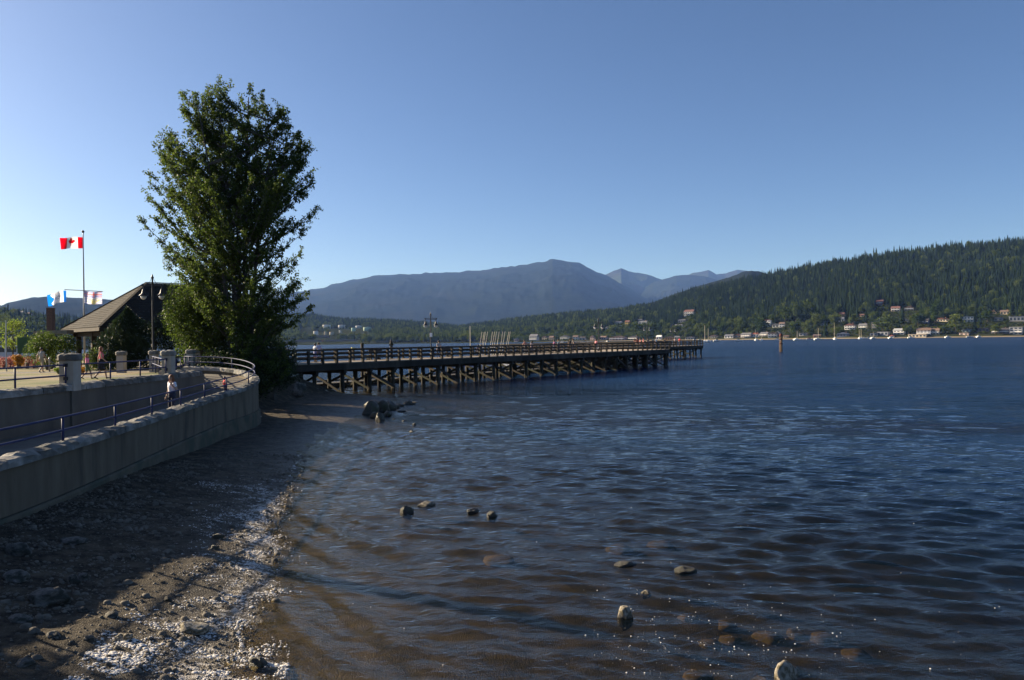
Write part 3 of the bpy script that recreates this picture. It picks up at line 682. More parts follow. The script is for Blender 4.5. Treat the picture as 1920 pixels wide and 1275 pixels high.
mb = MB(); mb.add([v + Vector((0, 0, -.03)) for v in cor + [r0, r1]], [(3, 2, 1, 0), (0, 1, 5, 4), (1, 2, 5), (2, 3, 4, 5), (3, 0, 4)]); mb.build('roof_deck', M['darkwood'], sh)
for a in range(4): MB().beam(cor[a] + Vector((0, 0, -.15)), cor[(a + 1) % 4] + Vector((0, 0, -.15)), .10, .24).build('fascia', M['darkwood'], sh)
for a, b in ((cor[0], r0), (cor[3], r0), (cor[1], r1), (cor[2], r1), (r0, r1)): MB().beam(a + Vector((0, 0, .06)), b + Vector((0, 0, .06)), .20, .06).build('hip_cap', M['shingle'], sh)
for a in (1.0, SL / 2, SL - 1.0):
    for b in (1.0, SW / 2, SW - 1.0):
        if a == SL / 2 and b == SW / 2: continue
        p = sp(a, b, 0); MB().box((p.x, p.y, (TER + ez - .25) / 2), (.34, .34, ez - .25 - TER), ta).build('post', M['darkwood'], sh)
for b in (1.0, SW - 1.0): MB().beam(sp(.6, b, ez - .42), sp(SL - .6, b, ez - .42), .28, .32).build('beam', M['darkwood'], sh)
for a in (1.0, SL - 1.0): MB().beam(sp(a, .6, ez - .44), sp(a, SW - .6, ez - .44), .26, .30).build('beam', M['darkwood'], sh)
tr_ = thing('trellis', 'flat timber trellis reaching left from the shelter eave', 'trellis')
a, b = at(69, 624.5, 57.5), at(132, 622, 57.5)
MB().beam(a, b, .9, .26).build('beam', mat('weathered_beam', (.20, .165, .12), (.31, .26, .19), 3, .9, .3, 12), tr_)
MB().box((a.x + 1.0, 57.5, (TER + a.z) / 2 - .08), (.2, .2, a.z - TER - .2)).build('post', M['darkwood'], tr_)
p, q = at(95, 579, 63), at(95, 640, 63)
bc = thing('chimney', 'square brown brick chimney column left of the shelter roof', 'chimney', (p.x, 63, TER))
M['brick'] = mat('brown_brick', (.10, .062, .048), (.17, .11, .085), 9, .9, .4, 24)
MB().box((0, 0, (p.z - TER) / 2), (.44, .44, p.z - TER)).build('shaft', M['brick'], bc); MB().box((0, 0, p.z - TER + .035), (.50, .50, .07)).build('cap', M['brick'], bc)
p0, p1 = at(33, 632.5, 62), at(70, 662, 62)
sg = thing('notice_board', 'plain dark green notice board on two posts left of the hedge', 'notice board')
MB().box(((p0.x + p1.x) / 2, 62, (p0.z + p1.z) / 2), (p1.x - p0.x, .10, p0.z - p1.z)).build('panel', col((.045, .10, .045)), sg)
for x in (p0.x + .08, p1.x - .08): MB().box((x, 62.12, (TER + p0.z) / 2), (.10, .10, p0.z - TER)).build('post', M['darkwood'], sg)
p, q = at(11, 601, 54), at(12.5, 702, 54)
t = thing('sign_pole', 'thin grey pole standing at the left edge of the lawn', 'pole', (q.x, 54, TER)); MB().lathe([(.045, 0), (.04, p.z - TER)], n=8).build('pole', M['galv'], t)
bo = []
for u in (93, 119):
    q = at(u, 698, 52); t = thing('bollard', 'thin grey chain bollard on the path %s' % ('behind the walking man' if u == 93 else 'just left of the nearest pedestal'), 'bollard', (q.x, 52, TER), 0, 'chain bollards by the path')
    MB().lathe([(.05, 0), (.05, .82), (.07, .84), (.05, .93), (.0, .95)], n=10).build('post', M['galv'], t, True); bo.append(Vector((q.x, 52, TER + .8)))
ch = [bo[0].lerp(bo[1], k / 12) - Vector((0, 0, .26 * math.sin(math.pi * k / 12))) for k in range(13)]
setp(MB().tube(ch, .014, 6).build('chain', M['galv']), 'sagging chain hung between the two bollards', 'chain')

# parked van seen at the far left
vq = at(8, 681, 78)
van = thing('parked_van', 'silver blue van parked at the far left behind the flower bed', 'van', (vq.x - .4, 78, TER), .04)
b = MB(); prof = [(-2.3, .35), (-2.35, .95), (-2.15, 1.05), (-1.6, 1.75), (-1.3, 1.85), (2.2, 1.85), (2.35, 1.6), (2.4, .4)]
V = [(x, -.9, z) for x, z in prof] + [(x, .9, z) for x, z in prof]; n = len(prof)
b.add(V, [tuple(range(n)), tuple(range(2 * n - 1, n - 1, -1))] + [(k, k + n, (k + 1) % n + n, (k + 1) % n) for k in range(n)]); b.build('body', mat('silver_paint', (.42, .47, .55), (.46, .51, .60), 2, .25, spec=.6), van)
for x0, x1 in ((-1.45, -.35), (-.2, .95), (1.1, 2.1)): MB().box(((x0 + x1) / 2, -.905, 1.42), (x1 - x0, .03, .5)).build('window', M['glass'], van)
for x in (-1.5, 1.55):
    for y in (-.85, .85): MB().tube([(x, y - .1, .33), (x, y + .1, .33)], .33, 16).build('wheel', col((.02, .02, .02)), van)
# ------------------------------------------------------------------ pier
PA = Vector((-14.2, 66.8, 0)); PD = Vector((.591, .8067, 0)).normalized(); PN = Vector((-PD.y, PD.x, 0))
def pp(s, n, z=0.0): v = PA + PD * s + PN * n; return Vector((v.x, v.y, z))
def s_at(u, n):
    """pier station seen at photo column u on the line n metres behind the front edge"""
    lo, hi = -14.0, 120.0
    for _ in range(50):
        m = (lo + hi) / 2; p = pp(m, n); a = p.x / p.y * FPX + 960
        if a < u: lo = m
        else: hi = m
    return (lo + hi) / 2
pier = thing('timber_pier', 'long dark timber pier on piles running out over the water', 'pier')
W = 4.4; S0, S1 = -13.0, 64.5; PS, PW = 47.0, 20.5; Q0, Q1, QN0, QN1 = 64.5, 117.5, 16.6, 21.0
rp = random.Random(3)
def deckpiece(s0, s1, n0, n1, lift=0):
    b = MB(); V = [pp(s0, n0, TER + lift), pp(s1, n0, TER + lift), pp(s1, n1, TER + lift), pp(s0, n1, TER + lift)]
    b.add(V + [v - Vector((0, 0, .09)) for v in V], [(0, 1, 2, 3), (7, 6, 5, 4), (0, 4, 5, 1), (1, 5, 6, 2), (2, 6, 7, 3), (3, 7, 4, 0)]); b.build('deck', M['deck'], pier)
deckpiece(S0, S1, -.02, W); deckpiece(PS, S1, W + .003, PW); deckpiece(Q0 + .003, Q1, QN0, QN1)
def fascia(a, b, h=.54):
    L_ = (b - a).length; n = max(1, round(L_ / 6.2))
    for k in range(n):
        p, q = a.lerp(b, k / n), a.lerp(b, (k + 1) / n - .006 / L_)
        MB().beam(p - Vector((0, 0, .09 + h / 2 + .004)), q - Vector((0, 0, .09 + h / 2 + .004 + rp.uniform(-.012, .012))), .20, h).build('stringer', M['timber'], pier)
def z_(v, z): return Vector((v.x, v.y, z))
def prail(a, b, posts=True, step=1.5, end=True):
    L_ = (b - a).length; n = max(1, round(L_ / step)); d = (b - a).normalized(); sd = Vector((d.y, -d.x, 0))
    for k in range(n + (1 if end else 0)):
        p = a.lerp(b, k / n) + sd * .02
        MB().box((p.x, p.y, TER + .41 + rp.uniform(-.02, .02)), (.19, .19, 1.18), rz=math.atan2(d.y, d.x) + rp.uniform(-.06, .06)).build('rail_post', M['railwood'], pier)
    m = max(1, round(L_ / 6.0))
    for k in range(m):
        p, q = a.lerp(b, k / m), a.lerp(b, (k + 1) / m)
        j = rp.uniform(-.008, .008)
        MB().beam(z_(p, TER + 1.07 + j), z_(q, TER + 1.07 + j), .26, .14).build('top_rail', M['railwood'], pier)
        for z in (.74, .36): MB().beam(z_(p - sd * .10, TER + z), z_(q - sd * .10, TER + z + j), .06, .16).build('mid_rail', M['railwood'], pier)
for a, b in ((pp(S0, 0), pp(S1, 0)), (pp(S1, 0), pp(S1, QN0)), (pp(Q0, QN0), pp(Q1, QN0)), (pp(Q1, QN0), pp(Q1, QN1))):
    fascia(z_(a, TER), z_(b, TER)); prail(a, b)
for a, b in ((pp(S0, W), pp(PS, W)), (pp(PS, W), pp(PS, PW)), (pp(PS, PW), pp(Q0, PW)), (pp(Q1, QN1), pp(Q0, QN1))):
    fascia(z_(a, TER), z_(b, TER), .4); prail(a, b, step=2.2)
pile_me = []
for k in range(4):
    b = MB(); r0 = .16 + .016 * k
    b.lathe([(r0 * .92, 0), (r0, 1.2), (r0 * 1.04, 2.9), (r0, 3.9), (r0 * .98, 5.4)], n=9); pile_me.append(b.mesh('pile', M['pilewood'], True))
def pile(s, n):
    p = pp(s, n); o = link('pile', pile_me[rp.randrange(4)], pier, (p.x, p.y, -3.35)); o.rotation_euler = (rp.uniform(-.012, .012), rp.uniform(-.012, .012), rp.uniform(0, 6))
def bent(s, ns, brace=True):
    for n in ns: pile(s + rp.uniform(-.08, .08), n)
    a, b = pp(s, ns[0] - .35, TER - .80), pp(s, ns[-1] + .35, TER - .80); MB().beam(a, b, .30, .28).build('cap_beam', M['timber'], pier)
    if brace:
        for n0, n1 in (((ns[0], ns[2]),) + tuple(zip(ns[2:], ns[3:])) if len(ns) > 2 else zip(ns, ns[1:])):
            o = PD * .19
            MB().beam(pp(s, n0 - .15, 1.62) + o, pp(s, n1 + .25, -.02 + rp.uniform(-.1, .25)) + o, .08, .19).build('brace', M['pilewood'], pier)
            MB().beam(pp(s, n0 - .25, -.02 + rp.uniform(-.1, .25)) - o, pp(s, n1 + .15, 1.62) - o, .08, .19).build('brace', M['pilewood'], pier)
s = -9.2; k = 0
while s < S1:
    ns = [.35, 2.2, W - .4] + ([8.3, 12.3, 16.3, 20.2] if s > PS else [])
    bent(s, ns)
    if k % 3 == 1:                            # some long braces run along the pier as well
        MB().beam(pp(s, .12, 1.6), pp(s + 3.0, .12, .15), .09, .22).build('brace', M['timber'], pier)
    s += 3.03; k += 1
bent(S1 - .25, [.35, 4, 8.3, 12.3, 16.3, 20.2], False)
s = Q0 + 2
while s < Q1: bent(s, [QN0 + .35, QN1 - .4], k % 2 == 0); s += 3.2; k += 1
bent(Q1 - .25, [QN0 + .35, QN0 + 2.2, QN1 - .4], False)

# pier lamps
LQ = lamp_parts(4.6)
for u, n, lb in ((808, 4.1, 'nearest twin lantern lamp on the pier, with a small pale sign'), (1122.5, 4.1, 'second lamp along the pier, against the hillside houses'),
                 (1213.5, 10.0, 'third lamp along the pier, above the crowded platform'), (1262, 18.4, 'farthest pier lamp, beyond the platform')):
    s = s_at(u, n); p = pp(s, n, TER); t = lamp(LQ, p, .35, lb, 'twin lantern lamps along the pier', 1.0 if u < 1200 else .95)
    if u < 900: MB().box((0, -.075, 2.35), (.26, .02, .42)).build('sign_plate', col((.75, .77, .8)), t)
# benches on the pier
def bench(s, label):
    t = thing('pier_bench', label, 'bench', pp(s, 3.5, TER), math.atan2(PD.y, PD.x), 'benches on the pier')
    MB().box((0, 0, .45), (1.7, .42, .06)).build('seat', M['railwood'], t); MB().box((0, -.24, .78), (1.7, .05, .42)).build('backrest', M['railwood'], t)
    for x in (-.7, .7): MB().box((x, 0, .21), (.1, .38, .42)).build('leg', M['timber'], t)
bench(s_at(700, 3.5), 'wooden bench on the pier by the first black mooring pile'); bench(s_at(835, 3.5), 'wooden bench on the pier right of the nearest pier lamp')

# floats behind the pier, mooring piles, gangway, dinghies
fl = thing('floating_dock', 'low log float moored right behind the pier piles', 'floating dock')
MB().beam(pp(2.5, 8.0, .34), pp(47, 8.0, .34), 2.2, .16).build('deck', M['timber'], fl)
for n in (7.1, 8.9):
    for k in range(7):
        MB().tube([pp(2.2 + k * 6.4, n, .08), pp(8.4 + k * 6.4, n, .10)], [.27, .23], 10).build('float_log', M['pilewood'], fl)
for k in range(16): MB().box(pp(3.5 + k * 2.9, 7.05, .50), (.16, .16, .22)).build('bull_rail_block', M['timber'], fl)
MB().beam(pp(2.6, 7.05, .68), pp(46.8, 7.05, .68), .16, .14).build('bull_rail', M['timber'], fl)
for u, v, lb in ((679, 643, 'black mooring pile standing behind the pier rail'), (733.5, 640.5, 'black mooring pile with a gull sized cap behind the pier')):
    s = s_at(u, 9.6); p = pp(s, 9.6); zt = at(u, v, p.y).z
    t = thing('mooring_pile', 'thick black mooring pile behind the rail, %s' % ('left of the pier bench' if u < 700 else 'with a notched knobby top'), 'piling', p, 0, 'mooring piles behind the pier')
    MB().lathe([(.17, -2.5), (.18, 1), (.17, zt - .1), (.12, zt)], n=10).build('shaft', M['pilewood'], t, True)
    if u > 700:
        MB().box((0, 0, zt - .35), (.46, .2, .18)).build('collar', M['timber'], t); MB().lathe([(.12, zt), (.16, zt + .1), (.06, zt + .22)], n=8).build('knob', M['timber'], t)
g0, g1 = pp(s_at(1015, W + .2), W + .2, TER), pp(s_at(975, 9.0) - 2.5, 9.0, .55)
gw = thing('gangway', 'pale metal gangway sloping from the pier down to the float', 'gangway')
MB().beam(g0, g1, 1.3, .10).build('deck', M['galv'], gw)
gd = (g1 - g0).normalized(); gs = gd.cross(Vector((0, 0, 1))).normalized()
for sgn in (-1, 1):
    o = gs * (.62 * sgn)
    MB().beam(g0 + o + Vector((0, 0, 1.0)), g1 + o + Vector((0, 0, 1.0)), .06, .06).build('handrail', M['galv'], gw)
    for k in range(9):
        q = g0.lerp(g1, k / 8) + o; MB().beam(q, q + Vector((0, 0, 1.0)), .05, .05).build('baluster', M['galv'], gw)
df = thing('floating_dock', 'second float farther out carrying the row of sailing dinghies', 'floating dock')
c0, c1 = at(872, 660, 108), at(960, 660, 112); c0.z = c1.z = .3
MB().beam(c0, c1, 5.0, .3).build('deck', M['timber'], df)
def hull_mesh(Lh, Bh, D, m, name='hull', sheer=.12):
    V = []; F = []; n = 12; sec = 7
    for i in range(n + 1):
        t = i / n; x = (t - .45) * Lh; w = Bh / 2 * (1 - max(0, (t - .35) / .65) ** 2.2) * (.82 + .18 * min(1, t / .3)); w = max(w, .01)
        zt = D + sheer * (2 * t - 1) ** 2 * D * 2; kz = D * .55 * max(0, (t - .55) / .45) ** 2
        for k in range(sec):
            a = math.pi * k / (sec - 1); V.append((x, -w * math.cos(a), zt - (zt - kz) * math.sin(a) ** .8 if 0 < k < sec - 1 else zt))
    for i in range(n):
        for k in range(sec - 1):
            a = i * sec + k; F.append((a, a + 1, a + sec + 1, a + sec))
        F.append((i * sec, i * sec + sec, i * sec + 2 * sec - 1, i * sec + sec - 1))
    F.append(tuple(range(sec)))
    b = MB(); b.add(V, F); me = b.mesh(name, m, False)
    bm = bmesh.new(); bm.from_mesh(me); bmesh.ops.recalc_face_normals(bm, faces=bm.faces); bm.to_mesh(me); bm.free(); return me
DH = hull_mesh(3.9, 1.4, .42, M['hull'])
b = MB(); b.tube([(0, 0, .3), (0, 0, 5.1)], [.045, .03], 8); DMAST = b.mesh('mast', M['alu'])
b = MB(); b.tube([(0, 0, .95), (-1.9, 0, 1.0)], .04, 6); DBOOM = b.mesh('boom', M['alu'])
for i, u in enumerate((893, 896.4, 899.5, 903.3, 913.6, 916.4, 920.4, 925, 932.6, 936.4, 941.8, 946.6)):
    y = 108.2 + (i % 3) * 1.3; p = at(u, 655, y)
    grp = ('left', 'middle', 'right')[0 if i < 4 else 1 if i < 8 else 2]
    nth = ('first', 'second', 'third', 'fourth')[i % 4]
    t = thing('sailing_dinghy', '%s white dinghy from the left in the %s cluster of leaning masts' % (nth, grp), 'dinghy', (p.x, y, .47), math.radians(96 + rp.uniform(-4, 4)), 'white dinghies stored on the far float')
    t.rotation_euler = (math.radians(10.5 + rp.uniform(-1.2, 1.2)), 0, math.radians(94))
    t.rotation_euler = (0, math.radians(0), 0)
    t.rotation_euler = (math.radians(2), math.radians(9.8 + rp.uniform(-1.4, 1.4)), math.radians(rp.uniform(-4, 4)))
    link('hull', DH, t); link('mast', DMAST, t); link('boom', DBOOM, t)
# two moored boats seen through the rail
p = at(862, 662, 104)
t = thing('covered_boat', 'motorboat under a bright blue tarpaulin behind the pier rail', 'boat', (p.x, 104, .0), .25); link('hull', hull_mesh(6.5, 2.3, .9, M['hull']), t)
MB().lathe([(1.15, .9), (1.0, 1.35), (.5, 1.7), (.0, 1.75)], n=14).build('tarpaulin', col((.03, .06, .30)), t).scale = (2.4, .95, 1)
p = at(881.8, 650, 112); t = thing('mast_boat', 'white sailboat with one upright pale mast left of the leaning masts', 'sailboat', (p.x, 112, 0), 1.4)
link('hull', hull_mesh(6.0, 2.0, .75, M['hull']), t); MB().tube([(0, 0, .6), (0, 0, 6.4)], [.06, .04], 8).build('mast', M['alu'], t); MB().box((-.6, 0, .95), (1.6, 1.1, .4), taper=.8).build('cabin', M['white'], t)
p = at(663, 650, 330); t = thing('small_motorboat', 'tiny white and yellow boat out beyond the start of the pier', 'boat', (p.x, 330, 0), .5); link('hull', hull_mesh(4.6, 2.2, .9, M['hull']), t); MB().box((-.2, 0, 1.4), (1.8, 1.5, 1.2), taper=.8).build('cabin', col((.62, .52, .15)), t)

# channel marker of three lashed piles
q = gnd(1464.5, 660, 0)
t = thing('pile_dolphin', 'lone brown channel marker of three lashed piles in open water', 'piling', (q.x, q.y, 0))
for k in range(3):
    a = 2.1 * k + .4; MB().tube([(.34 * math.cos(a), .34 * math.sin(a), -3), (.26 * math.cos(a), .26 * math.sin(a), 4.1 + .35 * k)], [.19, .17], 10).build('pile', mat('marker_pile', (.085, .058, .038), (.17, .115, .075), 3, .9, .4, 8), t, True)
for z in (2.2, 3.4): MB().lathe([(.46, z), (.48, z + .05), (.48, z + .25), (.46, z + .3)], n=14).build('band', col((.07, .022, .018)), t)
MB().lathe([(.42, 4.25), (.5, 4.3), (.46, 4.8), (.2, 5.1)], n=10).build('cap', col((.10, .035, .026)), t)
for dx, dz in ((-.45, 3.15), (.45, 2.55)): MB().box((dx, -.55, dz), (.30, .04, .22)).build('reflector', M['white'], t)
# ------------------------------------------------------------------ near vegetation
M['cottonleaf'] = leafmat('cottonwood_leaf', (.026, .045, .011), (.105, .140, .036), .42, rough=.5, spec=.1)
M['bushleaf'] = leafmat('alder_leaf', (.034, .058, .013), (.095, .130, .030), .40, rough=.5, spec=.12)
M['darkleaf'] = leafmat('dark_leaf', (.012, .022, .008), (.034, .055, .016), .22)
M['needle'] = leafmat('pine_needles', (.016, .028, .013), (.042, .066, .026), .12)
M['youngleaf'] = leafmat('young_leaf', (.08, .12, .02), (.20, .25, .05), .45)
M['orangeflower'] = leafmat('orange_bloom', (.20, .085, .012), (.42, .22, .03), .25)
M['pinkflower'] = leafmat('pink_bloom', (.24, .085, .07), (.44, .20, .16), .25)
M['flowerleaf'] = leafmat('bedding_leaf', (.05, .09, .02), (.12, .17, .04), .35)

def leafcloud(P, size, aspect=.75, up=.35, seed=0):
    """folded diamond leaf at every point of P (n,3)"""
    r = np.random.default_rng(seed); n = len(P); s = size * r.uniform(.65, 1.3, n)[:, None]
    d = r.normal(size=(n, 3)); d[:, 2] -= .35; d /= np.linalg.norm(d, axis=1)[:, None]
    q = r.normal(size=(n, 3)); q[:, 2] += up * 2; w = np.cross(d, q); w /= np.linalg.norm(w, axis=1)[:, None] + 1e-9
    nn = np.cross(w, d)
    a = P; b = P + d * s * .5 + w * s * .5 * aspect + nn * s * .08; c = P + d * s * 1.05; e = P + d * s * .5 - w * s * .5 * aspect + nn * s * .08
    V = np.stack([a, b, c, e], 1).reshape(-1, 3); i = np.arange(n)[:, None] * 4
    return V, np.concatenate([i + np.array([[0, 1, 2]]), i + np.array([[0, 2, 3]])], 0)

# --- the big cottonwood: limbs rise from two stems to tips spread through the outline of the crown
TY = 50.0
_L = [(150, 408), (172, 352), (205, 338), (240, 312), (290, 298), (345, 274), (410, 268), (450, 292), (500, 312), (560, 318), (620, 330), (690, 372), (720, 420)]
_R = [(150, 412), (158, 476), (175, 515), (205, 536), (235, 556), (290, 574), (345, 580), (392, 588), (430, 560), (480, 552), (520, 570), (575, 578), (610, 552), (690, 545), (720, 520)]
def edge_at(E, v): return float(np.interp(v, [e[0] for e in E], [e[1] for e in E]))
tree = thing('cottonwood_tree', 'tall bushy cottonwood standing on the bank at the start of the pier', 'tree', (0, 0, 0))
r = np.random.default_rng(21)
axis = at(445, 700, TY); zb = 1.0
stems = []
for (u0, u1, v1, dy) in ((452, 408, 152, 0), (462, 466, 168, .8), (440, 372, 190, -.6), (470, 520, 215, -.5), (455, 440, 300, 1.2)):
    a = at(u0, 716, TY + dy * .3); a.z = zb; b = at(u1, v1 + 14, TY + dy)
    mid = a.lerp(b, .5) + Vector(((axis.x - (a.x + b.x) / 2) * .5, 0, .4))
    pts = [(1 - t) ** 2 * a + 2 * t * (1 - t) * mid + t * t * b for t in np.linspace(0, 1, 16)]
    stems.append([Vector(p) for p in pts])
tb = MB()
for i, s in enumerate(stems): tb.tube(s, [(.26 if i < 2 else .17) * (1 - .93 * k / 15) + .012 for k in range(16)], 8)
limb = MB(); LP_, tips = [], []
fixed = [(365, 172), (344, 178), (410, 151), (388, 165), (432, 158), (466, 164), (490, 178), (523, 198), (540, 232), (575, 272), (580, 285), (558, 250), (315, 240), (300, 288), (306, 262), (270, 356), (265, 412), (283, 345), (288, 408),
         (298, 448), (305, 470), (597, 386), (588, 398), (585, 345), (584, 575), (578, 548), (572, 520), (566, 470), (573, 430), (314, 500), (548, 640), (555, 600), (545, 690)]
for u, v in fixed: tips.append((at(u, v, TY + r.normal() * .8)))
while len(tips) < 520:
    v = 156 + (560 * r.random() ** .95 if len(tips) < 400 else 210 * r.random()); l, rr_ = edge_at(_L, v), edge_at(_R, v); c, h = (l + rr_) / 2, (rr_ - l) / 2
    a = r.uniform(0, 6.283); q = r.random() ** .42
    u = c + h * (.86 + .2 * r.random()) * q * math.cos(a); y = TY + px(h, TY) * .82 * q * math.sin(a)
    if v < 330:                               # the top splits into separate plumes
        pu, pv, py = ((352, 172, -.4), (410, 150, .3), (384, 168, 1.0), (468, 164, .9), (500, 180, 1.6), (532, 202, -.3), (318, 236, .5), (560, 250, .4))[int(r.integers(0, 8))]
        if v < pv: continue
        u = pu + r.normal() * (5 + .16 * (v - pv)); y = TY + py + r.normal() * (.25 + .009 * (v - pv))
    tips.append(at(u, v, y))
for k, tp in enumerate(tips):
    st = stems[int(r.choice(5, p=[.26, .26, .18, .18, .12]))] if k >= len(fixed) else min(stems, key=lambda s: min((Vector((p.x, p.y)) - Vector((tp.x, tp.y))).length for p in s[9:]))
    hd = min((Vector((p.x - tp.x, p.y - tp.y))).length for p in st)
    zs = tp.z - .55 - hd * r.uniform(.55, 1.0); zs = max(zb + .6, zs)
    j = min(range(len(st)), key=lambda i: abs(st[i].z - zs)); a = st[j]
    d = tp - a; mid = a + d * .5 + Vector((d.x * .12, d.y * .12, -d.length * .07 + r.normal() * .12))
    ts = np.linspace(0, 1, 7); pts = [(1 - t) ** 2 * a + 2 * t * (1 - t) * mid + t * t * tp for t in ts]
    limb.tube(pts, [max(.006, .016 * d.length ** .7 * (1 - t) + .006) for t in ts], 5, cap=False)
    P = np.array([list(p) for p in pts]); Lh = d.length
    nt = int(5 + Lh * 4.5)
    for _ in range(nt):
        t = 1 - .78 * r.random() ** 1.35; i = min(5, int(t * 6)); f = t * 6 - i; o = P[i] * (1 - f) + P[i + 1] * f
        dv = np.array(d.normalized()) * .55 + r.normal(size=3) * .55 + np.array([0, 0, .18]); dv /= np.linalg.norm(dv)
        ln = r.uniform(.25, .75) * (1.15 - .45 * t)
        m = int(10 + 16 * ln)
        tt = r.random(m)[:, None] ** .7
        LP_.append(o + dv * ln * tt + r.normal(size=(m, 3)) * .055)
LP_ = np.concatenate(LP_); LP_ = LP_[LP_[:, 2] > .7]
V, F = leafcloud(LP_, .122, seed=3)
tb.build('trunk', M['bark'], tree, True); limb.build('limbs', M['bark'], tree)
o = link('crown', npmesh('crown', V, F, M['cottonleaf']), tree)
print('cottonwood leaves', len(LP_))

def bush(name, label, cat, c, R, n, leaf, m, lobes=9, seed=0, group=None, squash=1.0, stems=5, shell=.35, parent=None):
    """shrub: leaves through the outer part of overlapping lobes, on a few stems"""
    r = np.random.default_rng(seed); t = thing(name, label, cat, c, 0, group)
    L_ = [(np.array([0, 0, R[2] * .5]), .72)]
    for k in range(lobes):
        a = r.uniform(0, 6.28); q = r.uniform(.35, .72); L_.append((np.array([R[0] * q * math.cos(a), R[1] * q * math.sin(a), R[2] * r.uniform(.25, .78)]), r.uniform(.28, .48)))
    P = []
    for cc, k in L_:
        m_ = int(n * k ** 2 / sum(x[1] ** 2 for x in L_)); d = r.normal(size=(m_, 3)); d /= np.linalg.norm(d, axis=1)[:, None]
        rad = 1 - shell * r.random(m_)[:, None] ** 1.6; rad = rad + .10 * np.sin(d[:, :1] * 9 + k * 20) * np.cos(d[:, 2:] * 8)
        P.append(cc + d * rad * k * np.array([R[0], R[1], R[2] * .62]))
    P = np.concatenate(P); P = P[P[:, 2] > .02]
    V, F = leafcloud(P, leaf, seed=seed)
    link('foliage', npmesh('foliage', V, F, m), t)
    b = MB()
    for k in range(stems):
        a = r.uniform(0, 6.28); b.tube([(.1 * math.cos(a), .1 * math.sin(a), -.15), (R[0] * .3 * math.cos(a), R[1] * .3 * math.sin(a), R[2] * .45), (R[0] * .55 * math.cos(a), R[1] * .55 * math.sin(a), R[2] * .75)], [.05, .035, .015], 6)
    b.build('stems', M['bark'], t); return t
# sunlit bush on the left foot of the cottonwood, dark growth on its right
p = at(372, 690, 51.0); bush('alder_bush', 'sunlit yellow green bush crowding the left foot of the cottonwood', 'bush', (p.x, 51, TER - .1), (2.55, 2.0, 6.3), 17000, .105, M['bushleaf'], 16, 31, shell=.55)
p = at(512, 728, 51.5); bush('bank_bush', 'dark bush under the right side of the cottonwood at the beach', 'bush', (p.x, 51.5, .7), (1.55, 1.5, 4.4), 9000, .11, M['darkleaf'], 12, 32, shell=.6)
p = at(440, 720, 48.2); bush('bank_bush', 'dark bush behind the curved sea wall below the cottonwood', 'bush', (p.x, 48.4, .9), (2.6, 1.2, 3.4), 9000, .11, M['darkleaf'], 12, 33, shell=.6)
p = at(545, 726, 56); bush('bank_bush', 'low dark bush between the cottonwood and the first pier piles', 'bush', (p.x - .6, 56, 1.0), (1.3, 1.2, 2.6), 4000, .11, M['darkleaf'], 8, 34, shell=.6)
bush('bank_bush', 'tall dark bush hidden behind the trunk of the cottonwood', 'bush', (-18.6, 56.6, 1.6), (2.4, 2.2, 5.0), 8000, .12, M['darkleaf'], 10, 35, shell=.7)  # out of view, added to block the sun from the far beach
bush('bank_bush', 'dark bush hidden between the shelter and the cottonwood', 'bush', (-24.5, 58.4, TER - .1), (2.8, 2.2, 5.6), 8000, .12, M['darkleaf'], 10, 36, shell=.7)  # unseen filler, added to close a sunlit gap on the far beach
bush('bank_bush', 'dark bush right behind the foot of the cottonwood', 'bush', (-18.4, 52.4, 1.7), (2.2, 1.7, 4.2), 6000, .12, M['darkleaf'], 9, 37, shell=.7)  # added out of sight so low sun misses the beach under the crown
def pine_shrub(label, c, R, n, seed):
    r = np.random.default_rng(seed); t = thing('pine_shrub', label, 'shrub', c)
    V = []; F = []
    for k in range(n):                        # upswept tufts of needles
        a = r.uniform(0, 6.28); q = r.random() ** .55; z = R[2] * (r.random() ** .8)
        env = max(0.1, 1 - (z / R[2]) ** 4) * (.78 + .22 * math.sin(a * 3 + z * 1.9) + .12 * r.normal())
        o = np.array([R[0] * q * env * math.cos(a), R[1] * q * env * math.sin(a), z * (.55 + .45 * (1 - q * .3))])
        d = np.array([math.cos(a) * .5 * q, math.sin(a) * .5 * q, .9]) + r.normal(size=3) * .25; d /= np.linalg.norm(d)
        for _ in range(7):
            e = d + r.normal(size=3) * .55; e /= np.linalg.norm(e); w = np.cross(e, r.normal(size=3)); w /= np.linalg.norm(w); l = r.uniform(.12, .30)
            b = len(V); V += [o - w * .012, o + w * .012, o + e * l + w * .02, o + e * l - w * .02]; F.append((b, b + 1, b + 2, b + 3))
    link('foliage', npmesh('foliage', np.array(V), np.array(F), M['needle']), t)
    b = MB()
    for k in range(4): a = 1.57 * k; b.tube([(0, 0, -.1), (.4 * math.cos(a), .4 * math.sin(a), R[2] * .5), (.5 * math.cos(a), .5 * math.sin(a), R[2] * .85)], [.08, .05, .02], 6)
    b.build('stems', M['bark'], t); return t
p = at(240, 690, 54); pine_shrub('big dark pine shrub in front of the picnic shelter', (p.x, 54, TER), (2.25, 1.8, 4.3), 3800, 41)
p = at(92, 699, 56); bush('hedge_bush', 'round clipped dark hedge bush left of the shelter posts', 'bush', (p.x, 56, TER), (1.85, 1.5, 2.7), 7000, .10, M['bushleaf'], 9, 42, shell=.3)
p = at(190, 703, 53); bush('flower_bush', 'light green bush with flowers behind the two women', 'bush', (p.x, 53, TER), (1.2, .9, 1.55), 2600, .09, M['bushleaf'], 7, 43)
p = at(152, 706, 46); bush('flower_bush', 'small patch of orange flowers just right of the nearest pedestal', 'flowers', (p.x, 46, TER), (.42, .4, .6), 500, .07, M['orangeflower'], 5, 44)
